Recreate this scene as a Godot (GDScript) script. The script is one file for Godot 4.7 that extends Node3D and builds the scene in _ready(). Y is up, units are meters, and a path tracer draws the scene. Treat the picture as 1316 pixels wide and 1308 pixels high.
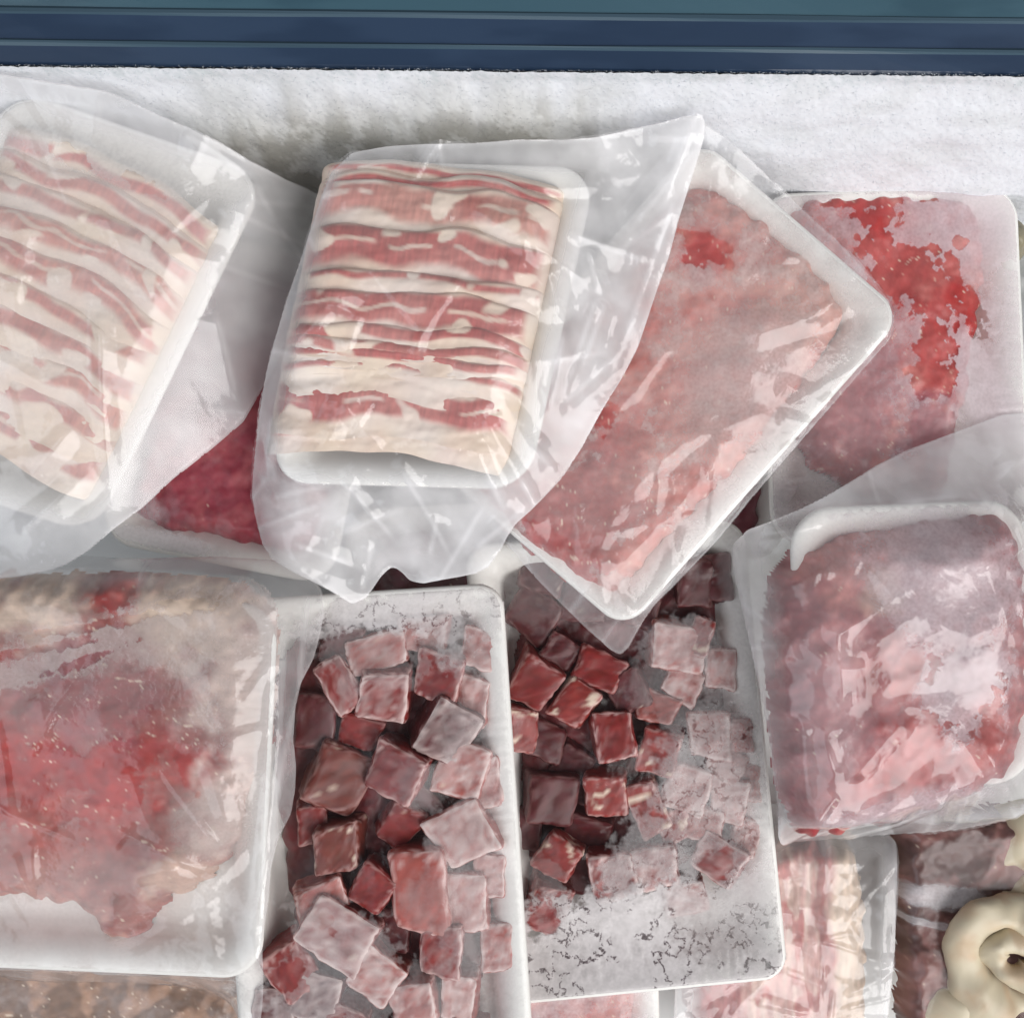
extends Node3D
# A chest freezer of wrapped frozen meat. x runs right, y up, z towards the viewer's feet; metres.

const D := 0.62          # height of the lens above the level of the lower trays
const K := 0.00042       # metres on that level per unit of the plan grid
# height map of everything laid down so far: bags drape over it
const HX := -0.44
const HZ := -0.36
const HC := 0.0025
const HW := 352
const HH := 304
var hm := PackedFloat32Array()
var mats := {}
var noises := {}
var rng := RandomNumberGenerator.new()

const LEAN := Color(0.42, 0.058, 0.050)
const RED := Color(0.42, 0.026, 0.024)
const HOT := Color(0.40, 0.022, 0.016)
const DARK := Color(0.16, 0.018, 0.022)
const PINK := Color(0.60, 0.23, 0.20)
const TAN := Color(0.50, 0.31, 0.22)
const FAT := Color(0.84, 0.70, 0.555)
const WHITE_FAT := Color(0.87, 0.775, 0.69)
const PURPLE := Color(0.27, 0.07, 0.095)


func _ready() -> void:
	# ---- camera
	var cam := Camera3D.new()
	cam.name = "camera"
	add_child(cam)
	cam.position = Vector3(0, D, 0)
	cam.rotation_degrees = Vector3(-90, 0, 0)
	cam.fov = rad_to_deg(2.0 * atan(1308.0 * 0.5 * K / D))
	cam.near = 0.02
	cam.far = 20.0
	cam.current = true
	# ---- light of the shop: a big soft ceiling fitting, an added fill light and the pale room around
	var env := Environment.new()
	env.background_mode = Environment.BG_COLOR
	env.background_color = Color(0.055, 0.057, 0.062).linear_to_srgb()
	env.tonemap_mode = Environment.TONE_MAPPER_LINEAR
	env.tonemap_exposure = 1.13
	env.sdfgi_enabled = true
	env.ssao_enabled = true
	env.ssil_enabled = true
	var we := WorldEnvironment.new()
	we.name = "environment"
	we.environment = env
	add_child(we)
	lamp("ceiling_light", Vector3(1.25, 1.6, 1.25), Vector2(2.0, 2.2), 6.2, Color(1.0, 0.99, 0.985))
	lamp("ceiling_light_001", Vector3(-1.5, 1.6, 0.9), Vector2(1.8, 2.0), 1.8, Color(0.95, 0.97, 1.0))  # unseen fill light added on the left

	hm.resize(HW * HH)
	hm.fill(-0.09)
	make_materials()
	build_freezer()
	build_lower_packs()
	build_middle_packs()
	build_upper_packs()


func lamp(called: String, at: Vector3, size: Vector2, energy: float, tint: Color) -> void:
	var l := AreaLight3D.new()
	l.name = called
	add_child(l)
	l.position = at
	l.look_at(Vector3.ZERO, Vector3.FORWARD if absf(at.x) > 0.01 else Vector3.RIGHT)
	l.area_size = size
	l.light_energy = energy
	l.light_color = tint
	l.shadow_enabled = true


# ------------------------------------------------------------------ plan and noise helpers
func pt(px: float, py: float, h: float) -> Vector3:
	var s := K * (D - h) / D
	return Vector3((px - 658.0) * s, h, (py - 654.0) * s)


func noise(key: String, freq: float, octaves := 3, ridged := false) -> FastNoiseLite:
	if not noises.has(key):
		var n := FastNoiseLite.new()
		n.seed = key.hash() % 9973
		n.noise_type = FastNoiseLite.TYPE_SIMPLEX
		n.frequency = freq
		n.fractal_type = FastNoiseLite.FRACTAL_RIDGED if ridged else FastNoiseLite.FRACTAL_FBM
		n.fractal_octaves = octaves
		noises[key] = n
	return noises[key]


func sm(a: float, b: float, x: float) -> float:
	return smoothstep(a, b, x)


func chaikin(p: PackedVector2Array, times := 2) -> PackedVector2Array:
	for k in times:
		var q := PackedVector2Array()
		for i in p.size():
			var a := p[i]
			var b := p[(i + 1) % p.size()]
			q.append(a.lerp(b, 0.25))
			q.append(a.lerp(b, 0.75))
		p = q
	return p


func edge_distance(p: PackedVector2Array, c: Vector2) -> float:
	var d := 1e9
	var n := p.size()
	for i in n:
		d = minf(d, c.distance_squared_to(Geometry2D.get_closest_point_to_segment(c, p[i], p[(i + 1) % n])))
	d = sqrt(d)
	return d if Geometry2D.is_point_in_polygon(c, p) else -d


func splat(at: Vector3) -> void:
	var i := int((at.x - HX) / HC)
	var j := int((at.z - HZ) / HC)
	if i >= 0 and j >= 0 and i < HW and j < HH and hm[j * HW + i] < at.y:
		hm[j * HW + i] = at.y


func splat_all(v: PackedVector3Array, t: Transform3D) -> void:
	for p in v:
		splat(t * p)


# ------------------------------------------------------------------ materials
func mat(called: String, c: Color, rough: float) -> StandardMaterial3D:
	var m := StandardMaterial3D.new()
	m.resource_name = called
	m.albedo_color = c.linear_to_srgb()
	m.roughness = rough
	mats[called] = m
	return m


func noise_image(size: int, freq: float, octaves: int, kind := FastNoiseLite.TYPE_SIMPLEX, ridged := false, key := 1) -> Image:
	var n := FastNoiseLite.new()
	n.seed = key
	n.noise_type = kind
	n.frequency = freq
	n.fractal_octaves = octaves
	n.fractal_type = FastNoiseLite.FRACTAL_RIDGED if ridged else FastNoiseLite.FRACTAL_FBM
	n.domain_warp_enabled = ridged
	n.domain_warp_amplitude = 30.0
	n.domain_warp_frequency = 0.01
	return n.get_seamless_image(size, size)


func remap_image(src: Image, lo: Color, hi: Color, a: float, b: float) -> ImageTexture:
	var s := src.get_width()
	var bytes := src.get_data()
	var out := PackedByteArray()
	out.resize(s * s * 4)
	for i in s * s:
		var c := lo.lerp(hi, smoothstep(a, b, bytes[i] / 255.0))
		out[i * 4] = int(c.r * 255.0)
		out[i * 4 + 1] = int(c.g * 255.0)
		out[i * 4 + 2] = int(c.b * 255.0)
		out[i * 4 + 3] = int(c.a * 255.0)
	return ImageTexture.create_from_image(Image.create_from_data(s, s, false, Image.FORMAT_RGBA8, out))


var mats_crinkle: ImageTexture


func pane(called: String, milk: float, rough: float, gloss: float) -> StandardMaterial3D:
	var m := mat(called, Color(0.92, 0.915, 0.925), rough)
	m.albedo_color.a = milk
	m.transparency = BaseMaterial3D.TRANSPARENCY_ALPHA
	m.metallic_specular = gloss
	m.heightmap_enabled = true
	m.heightmap_texture = mats_crinkle
	m.heightmap_scale = 0.007
	return m


func make_materials() -> void:
	mats_crinkle = ImageTexture.create_from_image(noise_image(512, 0.045, 4, FastNoiseLite.TYPE_SIMPLEX, false, 71))
	var meat := mat("meat", Color(1, 1, 1), 0.45)
	meat.vertex_color_use_as_albedo = true
	var wet := mat("wet_meat", Color(1, 1, 1), 0.5)
	wet.vertex_color_use_as_albedo = true
	mat("foam", Color(0.86, 0.855, 0.82), 0.5)
	pane("cling_film", 0.004, 0.17, 0.32).uv1_scale = Vector3(1.4, 2.0, 1.0)
	# the lower sheet of a bag and the frost inside it: how milky is in the vertices' alpha, fine cloudiness in the texture
	var cloud := remap_image(noise_image(256, 0.02, 5, FastNoiseLite.TYPE_SIMPLEX, false, 41), Color(1, 1, 1, 0.9), Color(1, 1, 1, 1.0), 0.2, 0.75)
	var bag := mat("bag_inside", Color(0.92, 0.915, 0.925), 0.5)
	bag.transparency = BaseMaterial3D.TRANSPARENCY_ALPHA
	bag.vertex_color_use_as_albedo = true
	bag.albedo_texture = cloud
	var frost := mat("frost", Color(1, 1, 1), 0.9)
	frost.vertex_color_use_as_albedo = true
	var crystal := mat("frost_crystal", Color(0.90, 0.92, 0.94), 0.4)
	crystal.vertex_color_use_as_albedo = true
	var scuff := remap_image(noise_image(256, 0.03, 4, FastNoiseLite.TYPE_SIMPLEX, false, 61), Color(0.86, 0.88, 0.90), Color(1, 1, 1), 0.3, 0.65)
	for k in 2:
		var rim := mat(["blue_rim", "frame_top"][k], [Color(0.033, 0.060, 0.112), Color(0.050, 0.112, 0.150)][k], 0.3)
		rim.albedo_texture = scuff
		rim.uv1_triplanar = true
		rim.uv1_scale = Vector3(0.9, 4, 4)
	mat("rim_edge", Color(0.055, 0.098, 0.135), 0.45)
	mat("liner", Color(0.72, 0.73, 0.72), 0.6)


# ------------------------------------------------------------------ mesh helpers
func obj(called: String, mesh: Mesh, m: Material, parent: Node3D) -> MeshInstance3D:
	var o := MeshInstance3D.new()
	o.name = called
	o.mesh = mesh
	o.material_override = null
	if mesh.get_surface_count():
		mesh.surface_set_material(0, m)
	parent.add_child(o, true)
	return o


func own(called: String, mesh: Mesh, m: Material, parent: Node3D) -> MeshInstance3D:
	var o := MeshInstance3D.new()
	o.name = called
	o.mesh = mesh
	o.set_surface_override_material(0, m)
	parent.add_child(o, true)
	return o


func grid_mesh(nx: int, nz: int, v: PackedVector3Array, col: PackedColorArray, uv: PackedVector2Array, keep: PackedByteArray) -> ArrayMesh:
	# a sheet of nx x nz points; cells whose four corners are kept are drawn
	var nor := PackedVector3Array()
	nor.resize(nx * nz)
	for j in nz:
		var ja := maxi(j - 1, 0) * nx
		var jb := mini(j + 1, nz - 1) * nx
		for i in nx:
			var dx := v[j * nx + mini(i + 1, nx - 1)] - v[j * nx + maxi(i - 1, 0)]
			var dz := v[jb + i] - v[ja + i]
			nor[j * nx + i] = dz.cross(dx).normalized()
	var idx := PackedInt32Array()
	var all := keep.is_empty()
	for j in nz - 1:
		for i in nx - 1:
			var a := j * nx + i
			if all or (keep[a] and keep[a + 1] and keep[a + nx] and keep[a + nx + 1]):
				idx.append_array([a, a + 1, a + nx + 1, a, a + nx + 1, a + nx])
	var arr := []
	arr.resize(Mesh.ARRAY_MAX)
	arr[Mesh.ARRAY_VERTEX] = v
	arr[Mesh.ARRAY_NORMAL] = nor
	if col.size():
		arr[Mesh.ARRAY_COLOR] = col
	if uv.size():
		arr[Mesh.ARRAY_TEX_UV] = uv
	arr[Mesh.ARRAY_INDEX] = idx
	var m := ArrayMesh.new()
	m.add_surface_from_arrays(Mesh.PRIMITIVE_TRIANGLES, arr)
	return m


func relax(nx: int, nz: int, o: PackedFloat32Array, fixed: PackedByteArray, h: PackedFloat32Array, iters: int, sag: float) -> PackedFloat32Array:
	# a stretched sheet over obstacles: over-relaxed averaging, never below o
	for k in iters:
		for j in range(1, nz - 1):
			var r := j * nx
			for i in range(1, nx - 1):
				var a := r + i
				if fixed[a] == 0:
					var x := h[a] + 1.6 * ((h[a - 1] + h[a + 1] + h[a - nx] + h[a + nx]) * 0.25 - sag - h[a])
					h[a] = x if x > o[a] else o[a]
	return h


func bspline(h: PackedFloat32Array, nx: int, nz: int, x: float, z: float) -> float:
	var s := 0.0
	for k in 4:
		var fx := clampf(x + (0.25 if k % 2 else -0.25), 0.0, nx - 1.001)
		var fz := clampf(z + (0.25 if k / 2 else -0.25), 0.0, nz - 1.001)
		var i := int(fx)
		var j := int(fz)
		var a := j * nx + i
		fx -= i
		fz -= j
		s += (h[a] * (1.0 - fx) + h[a + 1] * fx) * (1.0 - fz) + (h[a + nx] * (1.0 - fx) + h[a + nx + 1] * fx) * fz
	return s * 0.25


func lathe_like(rings: Array, m_close := true) -> ArrayMesh:
	# rings: arrays of Vector3 of one length, joined in order; the last ring is closed with a fan
	var st := SurfaceTool.new()
	st.begin(Mesh.PRIMITIVE_TRIANGLES)
	var n: int = rings[0].size()
	for r in rings:
		for p in r:
			st.add_vertex(p)
	for k in rings.size() - 1:
		for i in n:
			var a: int = k * n + i
			var b: int = k * n + (i + 1) % n
			st.add_index(a); st.add_index(b); st.add_index(b + n)
			st.add_index(a); st.add_index(b + n); st.add_index(a + n)
	if m_close:
		var c := Vector3.ZERO
		for p in rings[-1]:
			c += p / n
		st.add_vertex(c)
		var at: int = rings.size() * n
		for i in n:
			st.add_index((rings.size() - 1) * n + i); st.add_index((rings.size() - 1) * n + (i + 1) % n); st.add_index(at)
	st.generate_normals()
	return st.commit()


func round_rect(a: float, b: float, r: float, y: float, per_edge := 24) -> PackedVector3Array:
	var out := PackedVector3Array()
	var c := [Vector2(a - r, b - r), Vector2(-a + r, b - r), Vector2(-a + r, -b + r), Vector2(a - r, -b + r)]
	for k in 4:
		for i in 11:
			var t := (k + i / 10.0) * PI / 2
			out.append(Vector3(c[k].x + cos(t) * r, y, c[k].y + sin(t) * r))
		var p := out[-1]
		var t2 := ((k + 1) % 4) * PI / 2
		var q := Vector3(c[(k + 1) % 4].x + cos(t2) * r, y, c[(k + 1) % 4].y + sin(t2) * r)
		for i in range(1, per_edge):
			out.append(p.lerp(q, i / float(per_edge)))
	return out


# ------------------------------------------------------------------ a package
class Pack:
	var node: Node3D
	var t: Transform3D      # stands at the base of the tray
	var w: float
	var l: float
	var depth: float
	var r: float
	var nx: int
	var nz: int
	var c := 0.002
	var top := PackedFloat32Array()   # own height map, in the package's own axes


func pack(called: String, label: String, category: String, group: String, corners: Array, depth := 0.022, r := 0.02, skew := false) -> Pack:
	var q := []
	for c in corners:
		q.append(pt(c[0], c[1], c[2]))
	var ex: Vector3 = ((q[1] - q[0]) + (q[2] - q[3])) * 0.5
	var ez: Vector3 = ((q[3] - q[0]) + (q[2] - q[1])) * 0.5
	var p := Pack.new()
	p.w = ex.length()
	p.l = ez.length()
	ex = ex.normalized()
	var ey := ez.cross(ex).normalized()
	ez = ez.normalized() if skew else ((q[3] - q[0]) + (q[2] - q[1])).normalized()
	ey = ez.cross(ex).normalized()
	if not skew:
		ex = ey.cross(ez)
	p.depth = depth
	p.r = r
	p.t = Transform3D(Basis(ex, ey, ez), (q[0] + q[1] + q[2] + q[3]) * 0.25 - ey * depth)
	p.node = Node3D.new()
	p.node.name = called
	add_child(p.node, true)
	p.node.transform = p.t
	p.node.set_meta("label", label)
	p.node.set_meta("category", category)
	if group:
		p.node.set_meta("group", group)
	p.nx = int(p.w / p.c) + 3
	p.nz = int(p.l / p.c) + 3
	p.top.resize(p.nx * p.nz)
	p.top.fill(0.002)
	return p


func local(p: Pack, px: float, py: float, above := 0.0) -> Vector2:
	var eye := Vector3(0, D, 0)
	var dir := pt(px, py, 0) - eye
	var o := p.t.affine_inverse() * eye
	var d := p.t.basis.inverse() * dir
	var s := (p.depth + above - o.y) / d.y
	return Vector2(o.x + d.x * s, o.z + d.z * s)


func raise(p: Pack, v: Vector3) -> void:
	var i := int(v.x / p.c + p.nx * 0.5)
	var j := int(v.z / p.c + p.nz * 0.5)
	if i >= 0 and j >= 0 and i < p.nx and j < p.nz and p.top[j * p.nx + i] < v.y:
		p.top[j * p.nx + i] = v.y


func tray(p: Pack, less := Vector4.ZERO, floor_y := 0.004) -> void:
	# less: how far the tray stays back from the package's outline on the left, right, head and foot
	var a := p.w * 0.5 - (less.x + less.y) * 0.5
	var b := p.l * 0.5 - (less.z + less.w) * 0.5
	var shift := Vector3(less.x - less.y, 0, less.z - less.w) * 0.5
	var rings := []
	for s in [[0.013, 0.0], [0.003, p.depth - 0.006], [0.0006, p.depth - 0.0035], [0.0, p.depth - 0.002], [0.0006, p.depth - 0.0006], [0.002, p.depth], [0.0045, p.depth - 0.0001], [0.008, p.depth - 0.0012], [0.012, p.depth - 0.004], [0.016, p.depth - 0.009], [0.0195, floor_y + 0.002], [0.026, floor_y]]:
		var ring := round_rect(a - s[0], b - s[0], maxf(p.r - s[0] * 0.6, 0.006), s[1])
		for i in ring.size():
			ring[i] += shift
		rings.append(ring)
	var m := lathe_like(rings)
	obj("tray", m, mats.foam, p.node)
	for k in range(3, 9):
		for v in rings[k]:
			raise(p, v)
			splat(p.t * v)


func slab(p: Pack, called: String, outline: PackedVector2Array, rise: float, bump: float, col: Callable, round_off := 0.012, base := 0.004) -> void:
	# one piece of meat with that outline (own axes), its top bulging above the rim
	var box := Rect2(outline[0], Vector2.ZERO)
	for q in outline:
		box = box.expand(q)
	var c := 0.0011
	var nx := int(box.size.x / c) + 2
	var nz := int(box.size.y / c) + 2
	var v := PackedVector3Array()
	var cs := PackedColorArray()
	var keep := PackedByteArray()
	v.resize(nx * nz)
	cs.resize(nx * nz)
	keep.resize(nx * nz)
	var n1 := noise("slab" + p.node.name, 18.0, 4)
	var n2 := noise("slabwarp", 60.0, 2)
	# distances on a coarse grid, then blended
	var cc := 6
	var gx := nx / cc + 2
	var gz := nz / cc + 2
	var ed := PackedFloat32Array()
	ed.resize(gx * gz)
	for j in gz:
		for i in gx:
			ed[j * gx + i] = edge_distance(outline, box.position + Vector2(i, j) * c * cc)
	for j in nz:
		for i in nx:
			var q := box.position + Vector2(i, j) * c
			var fx := i / float(cc)
			var fz := j / float(cc)
			var a := int(fz) * gx + int(fx)
			fx -= int(fx)
			fz -= int(fz)
			var e := lerpf(lerpf(ed[a], ed[a + 1], fx), lerpf(ed[a + gx], ed[a + gx + 1], fx), fz)
			e += n2.get_noise_2d(q.x, q.y) * 0.0025
			var k := clampf(e / round_off, 0.0, 1.0)
			var y := base + (p.depth + rise - base) * sqrt(1.0 - (1.0 - k) * (1.0 - k)) + n1.get_noise_2d(q.x, q.y) * bump * k
			v[j * nx + i] = Vector3(q.x, y, q.y)
			keep[j * nx + i] = 1 if e > -0.001 else 0
			if e > -0.001:
				cs[j * nx + i] = col.call(q, e)
				raise(p, v[j * nx + i])
	obj(called, grid_mesh(nx, nz, v, cs, PackedVector2Array(), keep), mats.meat, p.node)


func mix_meat(q: Vector2, _e: float, s: Dictionary) -> Color:
	# lean with marbling; s: a, b (two leans), fat, marble (0..1), turn (grain), spots [[at, radius, colour], ...]
	var u := q.rotated(s.get("turn", 0.4))
	var z: float = s.get("zoom", 1.0)
	var w := noise("warp", 30.0, 3).get_noise_2d(q.x, q.y) * 0.012
	var lo := noise("lo" + s.key, 22.0, 3).get_noise_2d(u.x * z + w, u.y * 1.6 * z)
	var c: Color = s.a.lerp(s.b, sm(-0.25, 0.35, lo))
	for k in s.get("spots", []):
		var d: float = (q - k[0]).length() / k[1] + noise("spot", 42.0, 3).get_noise_2d(q.x, q.y) * 0.45
		c = c.lerp(k[2], sm(1.25, 0.6, d) * k[3])
	var rd := noise("marble" + s.key, 34.0, 3, true).get_noise_2d((u.x + w) * z, (u.y * 2.2 + w) * z)
	var m: float = s.get("marble", 0.3)
	c = c.lerp(s.get("fat", FAT), sm(0.93 - m * 0.5, 1.02 - m * 0.3, rd + noise("mid", 80.0, 2).get_noise_2d(q.x, q.y) * 0.06) * 0.8)
	var sinew := noise("sinew", 55.0, 2, true).get_noise_2d(u.x * 0.45 + w * 1.5, u.y * 1.3 + w)
	c = c.lerp(s.get("fat", FAT), sm(0.84, 0.97, sinew) * m * 1.2 * sm(-0.1, 0.3, lo))
	c *= 1.0 + 0.16 * noise("mottle", 100.0, 3).get_noise_2d(q.x, q.y)
	var g := noise("fibre", 220.0, 3).get_noise_2d(u.x * 0.3, u.y * 1.5)
	return c * (1.0 + 0.12 * g)


func film(p: Pack, frost_map: ImageTexture, iters := 70, edge_y := -1.0) -> void:
	# cling film stretched from rim to rim over what is in the tray, and the frost that has grown under it
	# edge_y: height of the film's edge, below zero for the rim; under -2 the clear sheet is left to the bag
	var rim_y := p.depth if edge_y < 0.0 else edge_y
	var sag := 0.00001
	var fixed := PackedByteArray()
	fixed.resize(p.nx * p.nz)
	var o := p.top.duplicate()
	for j in p.nz:
		for i in p.nx:
			var q := Vector2((i + 0.5 - p.nx * 0.5) * p.c, (j + 0.5 - p.nz * 0.5) * p.c)
			var ins := p.w * 0.5 - absf(q.x)
			ins = minf(ins, p.l * 0.5 - absf(q.y))
			if ins < p.c * 1.5:
				fixed[j * p.nx + i] = 1
				o[j * p.nx + i] = rim_y
	var h := relax(p.nx, p.nz, o, fixed, o.duplicate(), iters, sag)
	var c := 0.00125
	var nx := int(p.w / c)
	var nz := int(p.l / c)
	var v := PackedVector3Array()
	var uv := PackedVector2Array()
	var keep := PackedByteArray()
	v.resize(nx * nz)
	uv.resize(nx * nz)
	keep.resize(nx * nz)
	var n := noise("film", 120.0, 2)
	var nw := noise("shrink_patches", 16.0, 2)
	var ns := noise("shrink", 230.0, 2)
	for j in nz:
		for i in nx:
			var s := Vector2(i / (nx - 1.0), j / (nz - 1.0))
			var q := Vector2((s.x - 0.5) * p.w, (s.y - 0.5) * p.l)
			var e := Vector2(absf(q.x) - (p.w * 0.5 - p.r), absf(q.y) - (p.l * 0.5 - p.r))
			var d := (e.max(Vector2.ZERO)).length() + minf(maxf(e.x, e.y), 0.0) - p.r
			var y := bspline(h, p.nx, p.nz, q.x / p.c + p.nx * 0.5 - 0.5, q.y / p.c + p.nz * 0.5 - 0.5) + 0.0008 + n.get_noise_2d(q.x, q.y) * 0.00006
			# shrink wrinkles run in from the rim, in patches
			var shrink := sm(-0.040, -0.012, d) * sm(0.0, 0.35, nw.get_noise_2d(q.x, q.y) + 0.05)
			if shrink > 0.01:
				var along := q.y if p.w * 0.5 - absf(q.x) < p.l * 0.5 - absf(q.y) else q.x
				var into := q.x + q.y - along
				y += shrink * 0.00028 * ns.get_noise_2d(along, into * 0.09)
			if d > -0.003:
				y = lerpf(y, rim_y - 0.0015, sm(-0.003, 0.0005, d))
			v[j * nx + i] = Vector3(q.x, y, q.y)
			uv[j * nx + i] = s
			keep[j * nx + i] = 1 if d < 0.0006 else 0
			if keep[j * nx + i]:
				splat(p.t * v[j * nx + i])
	var m := grid_mesh(nx, nz, v, PackedColorArray(), uv, keep)
	if edge_y > -2.0:
		own("cling_film", m, mats.cling_film, p.node)
	if frost_map:
		var f := StandardMaterial3D.new()
		f.resource_name = "frost_under_film"
		f.albedo_texture = frost_map
		f.texture_repeat = false
		f.transparency = BaseMaterial3D.TRANSPARENCY_ALPHA
		f.roughness = 0.7
		var o2 := own("frost", m, f, p.node)
		o2.position.y = -0.0004


func frost_map(p: Pack, key: int, level: float, cloud: float, blobs: Array, crack := 0.0, tint := Color(0.93, 0.92, 0.93)) -> ImageTexture:
	# how thick the frost lies under the film: blobs are [x, y, rx, ry, turn, thickness, ragged, soft] on the plan grid
	var w := int(p.w / 0.00045)
	var hgt := int(p.l / 0.00045)
	var imgs := []
	for k in 5:
		var n := FastNoiseLite.new()
		n.seed = key * 7 + k
		n.noise_type = FastNoiseLite.TYPE_SIMPLEX
		n.frequency = [0.012, 0.05, 0.03, 0.16, 0.026][k]
		n.fractal_octaves = [4, 4, 3, 2, 3][k]
		n.fractal_type = FastNoiseLite.FRACTAL_RIDGED if k == 2 else FastNoiseLite.FRACTAL_FBM
		n.domain_warp_enabled = k == 2 or k == 0 or k == 4
		n.domain_warp_amplitude = 22.0
		n.domain_warp_frequency = 0.02
		imgs.append(n.get_image(w, hgt, false, false, false).get_data())
	var lo: PackedByteArray = imgs[0]
	var mid: PackedByteArray = imgs[1]
	var rid: PackedByteArray = imgs[2]
	var hi: PackedByteArray = imgs[3]
	var cra: PackedByteArray = imgs[4]
	var al := PackedFloat32Array()
	al.resize(w * hgt)
	for i in w * hgt:
		al[i] = level + (lo[i] / 255.0 - 0.5) * cloud * 1.6 + (mid[i] / 255.0 - 0.5) * cloud * 0.5
	for b in blobs:
		var c := local(p, b[0], b[1])
		var edge := local(p, b[0] + 10.0, b[1])
		var unit := (edge - c).length() / 10.0
		var turn := (edge - c).angle() + deg_to_rad(b[4])
		var rx: float = b[2] * unit
		var ry: float = b[3] * unit
		var reach := maxf(rx, ry) * 1.9
		var rag: float = b[6]
		var soft: float = b[7]
		var x0 := clampi(int((c.x - reach) / p.w * w + w * 0.5), 0, w)
		var x1 := clampi(int((c.x + reach) / p.w * w + w * 0.5), 0, w)
		var y0 := clampi(int((c.y - reach) / p.l * hgt + hgt * 0.5), 0, hgt)
		var y1 := clampi(int((c.y + reach) / p.l * hgt + hgt * 0.5), 0, hgt)
		var cs := cos(-turn)
		var sn := sin(-turn)
		var goal: float = b[5] if b[5] > 0.065 else -0.06
		for y in range(y0, y1):
			for x in range(x0, x1):
				var dx := ((x + 0.5) / w - 0.5) * p.w - c.x
				var dy := ((y + 0.5) / hgt - 0.5) * p.l - c.y
				var ex := (dx * cs - dy * sn) / rx
				var ey := (dx * sn + dy * cs) / ry
				var i := y * w + x
				var d := sqrt(ex * ex + ey * ey) + (mid[i] / 255.0 - 0.5) * rag + (lo[i] / 255.0 - 0.5) * rag
				var t := clampf((1.0 + soft - d) / (2.0 * soft), 0.0, 1.0)
				al[i] = lerpf(al[i], goal, t * t * (3.0 - 2.0 * t))
	var out := PackedByteArray()
	out.resize(w * hgt * 4)
	var tr := int(tint.r * 255.0)
	var tg := int(tint.g * 255.0)
	var tb := int(tint.b * 255.0)
	for i in w * hgt:
		var a := al[i]
		var h := hi[i] / 255.0 - 0.5
		var dark := 0.0
		if crack > 0.0 and a > 0.35:
			# thin winding cracks along a contour of the noise, in patches
			var near := absf(cra[i] / 255.0 - 0.5)
			dark = minf(1.0, crack * 1.25 * smoothstep(0.042, 0.016, near + h * 0.02) * smoothstep(0.42, 0.50, lo[i] / 255.0 + h * 0.06))
		a *= 0.88 + 0.3 * (mid[i] / 255.0 - 0.35)
		a = clampf(a + h * 0.12 * minf(a * 3.0, 1.0), 0.0, 0.97)
		out[i * 4] = int(lerpf(tr, 58.0, dark))
		out[i * 4 + 1] = int(lerpf(tg, 46.0, dark))
		out[i * 4 + 2] = int(lerpf(tb, 50.0, dark))
		out[i * 4 + 3] = int(a * 255.0)
	return ImageTexture.create_from_image(Image.create_from_data(w, hgt, false, Image.FORMAT_RGBA8, out))


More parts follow.
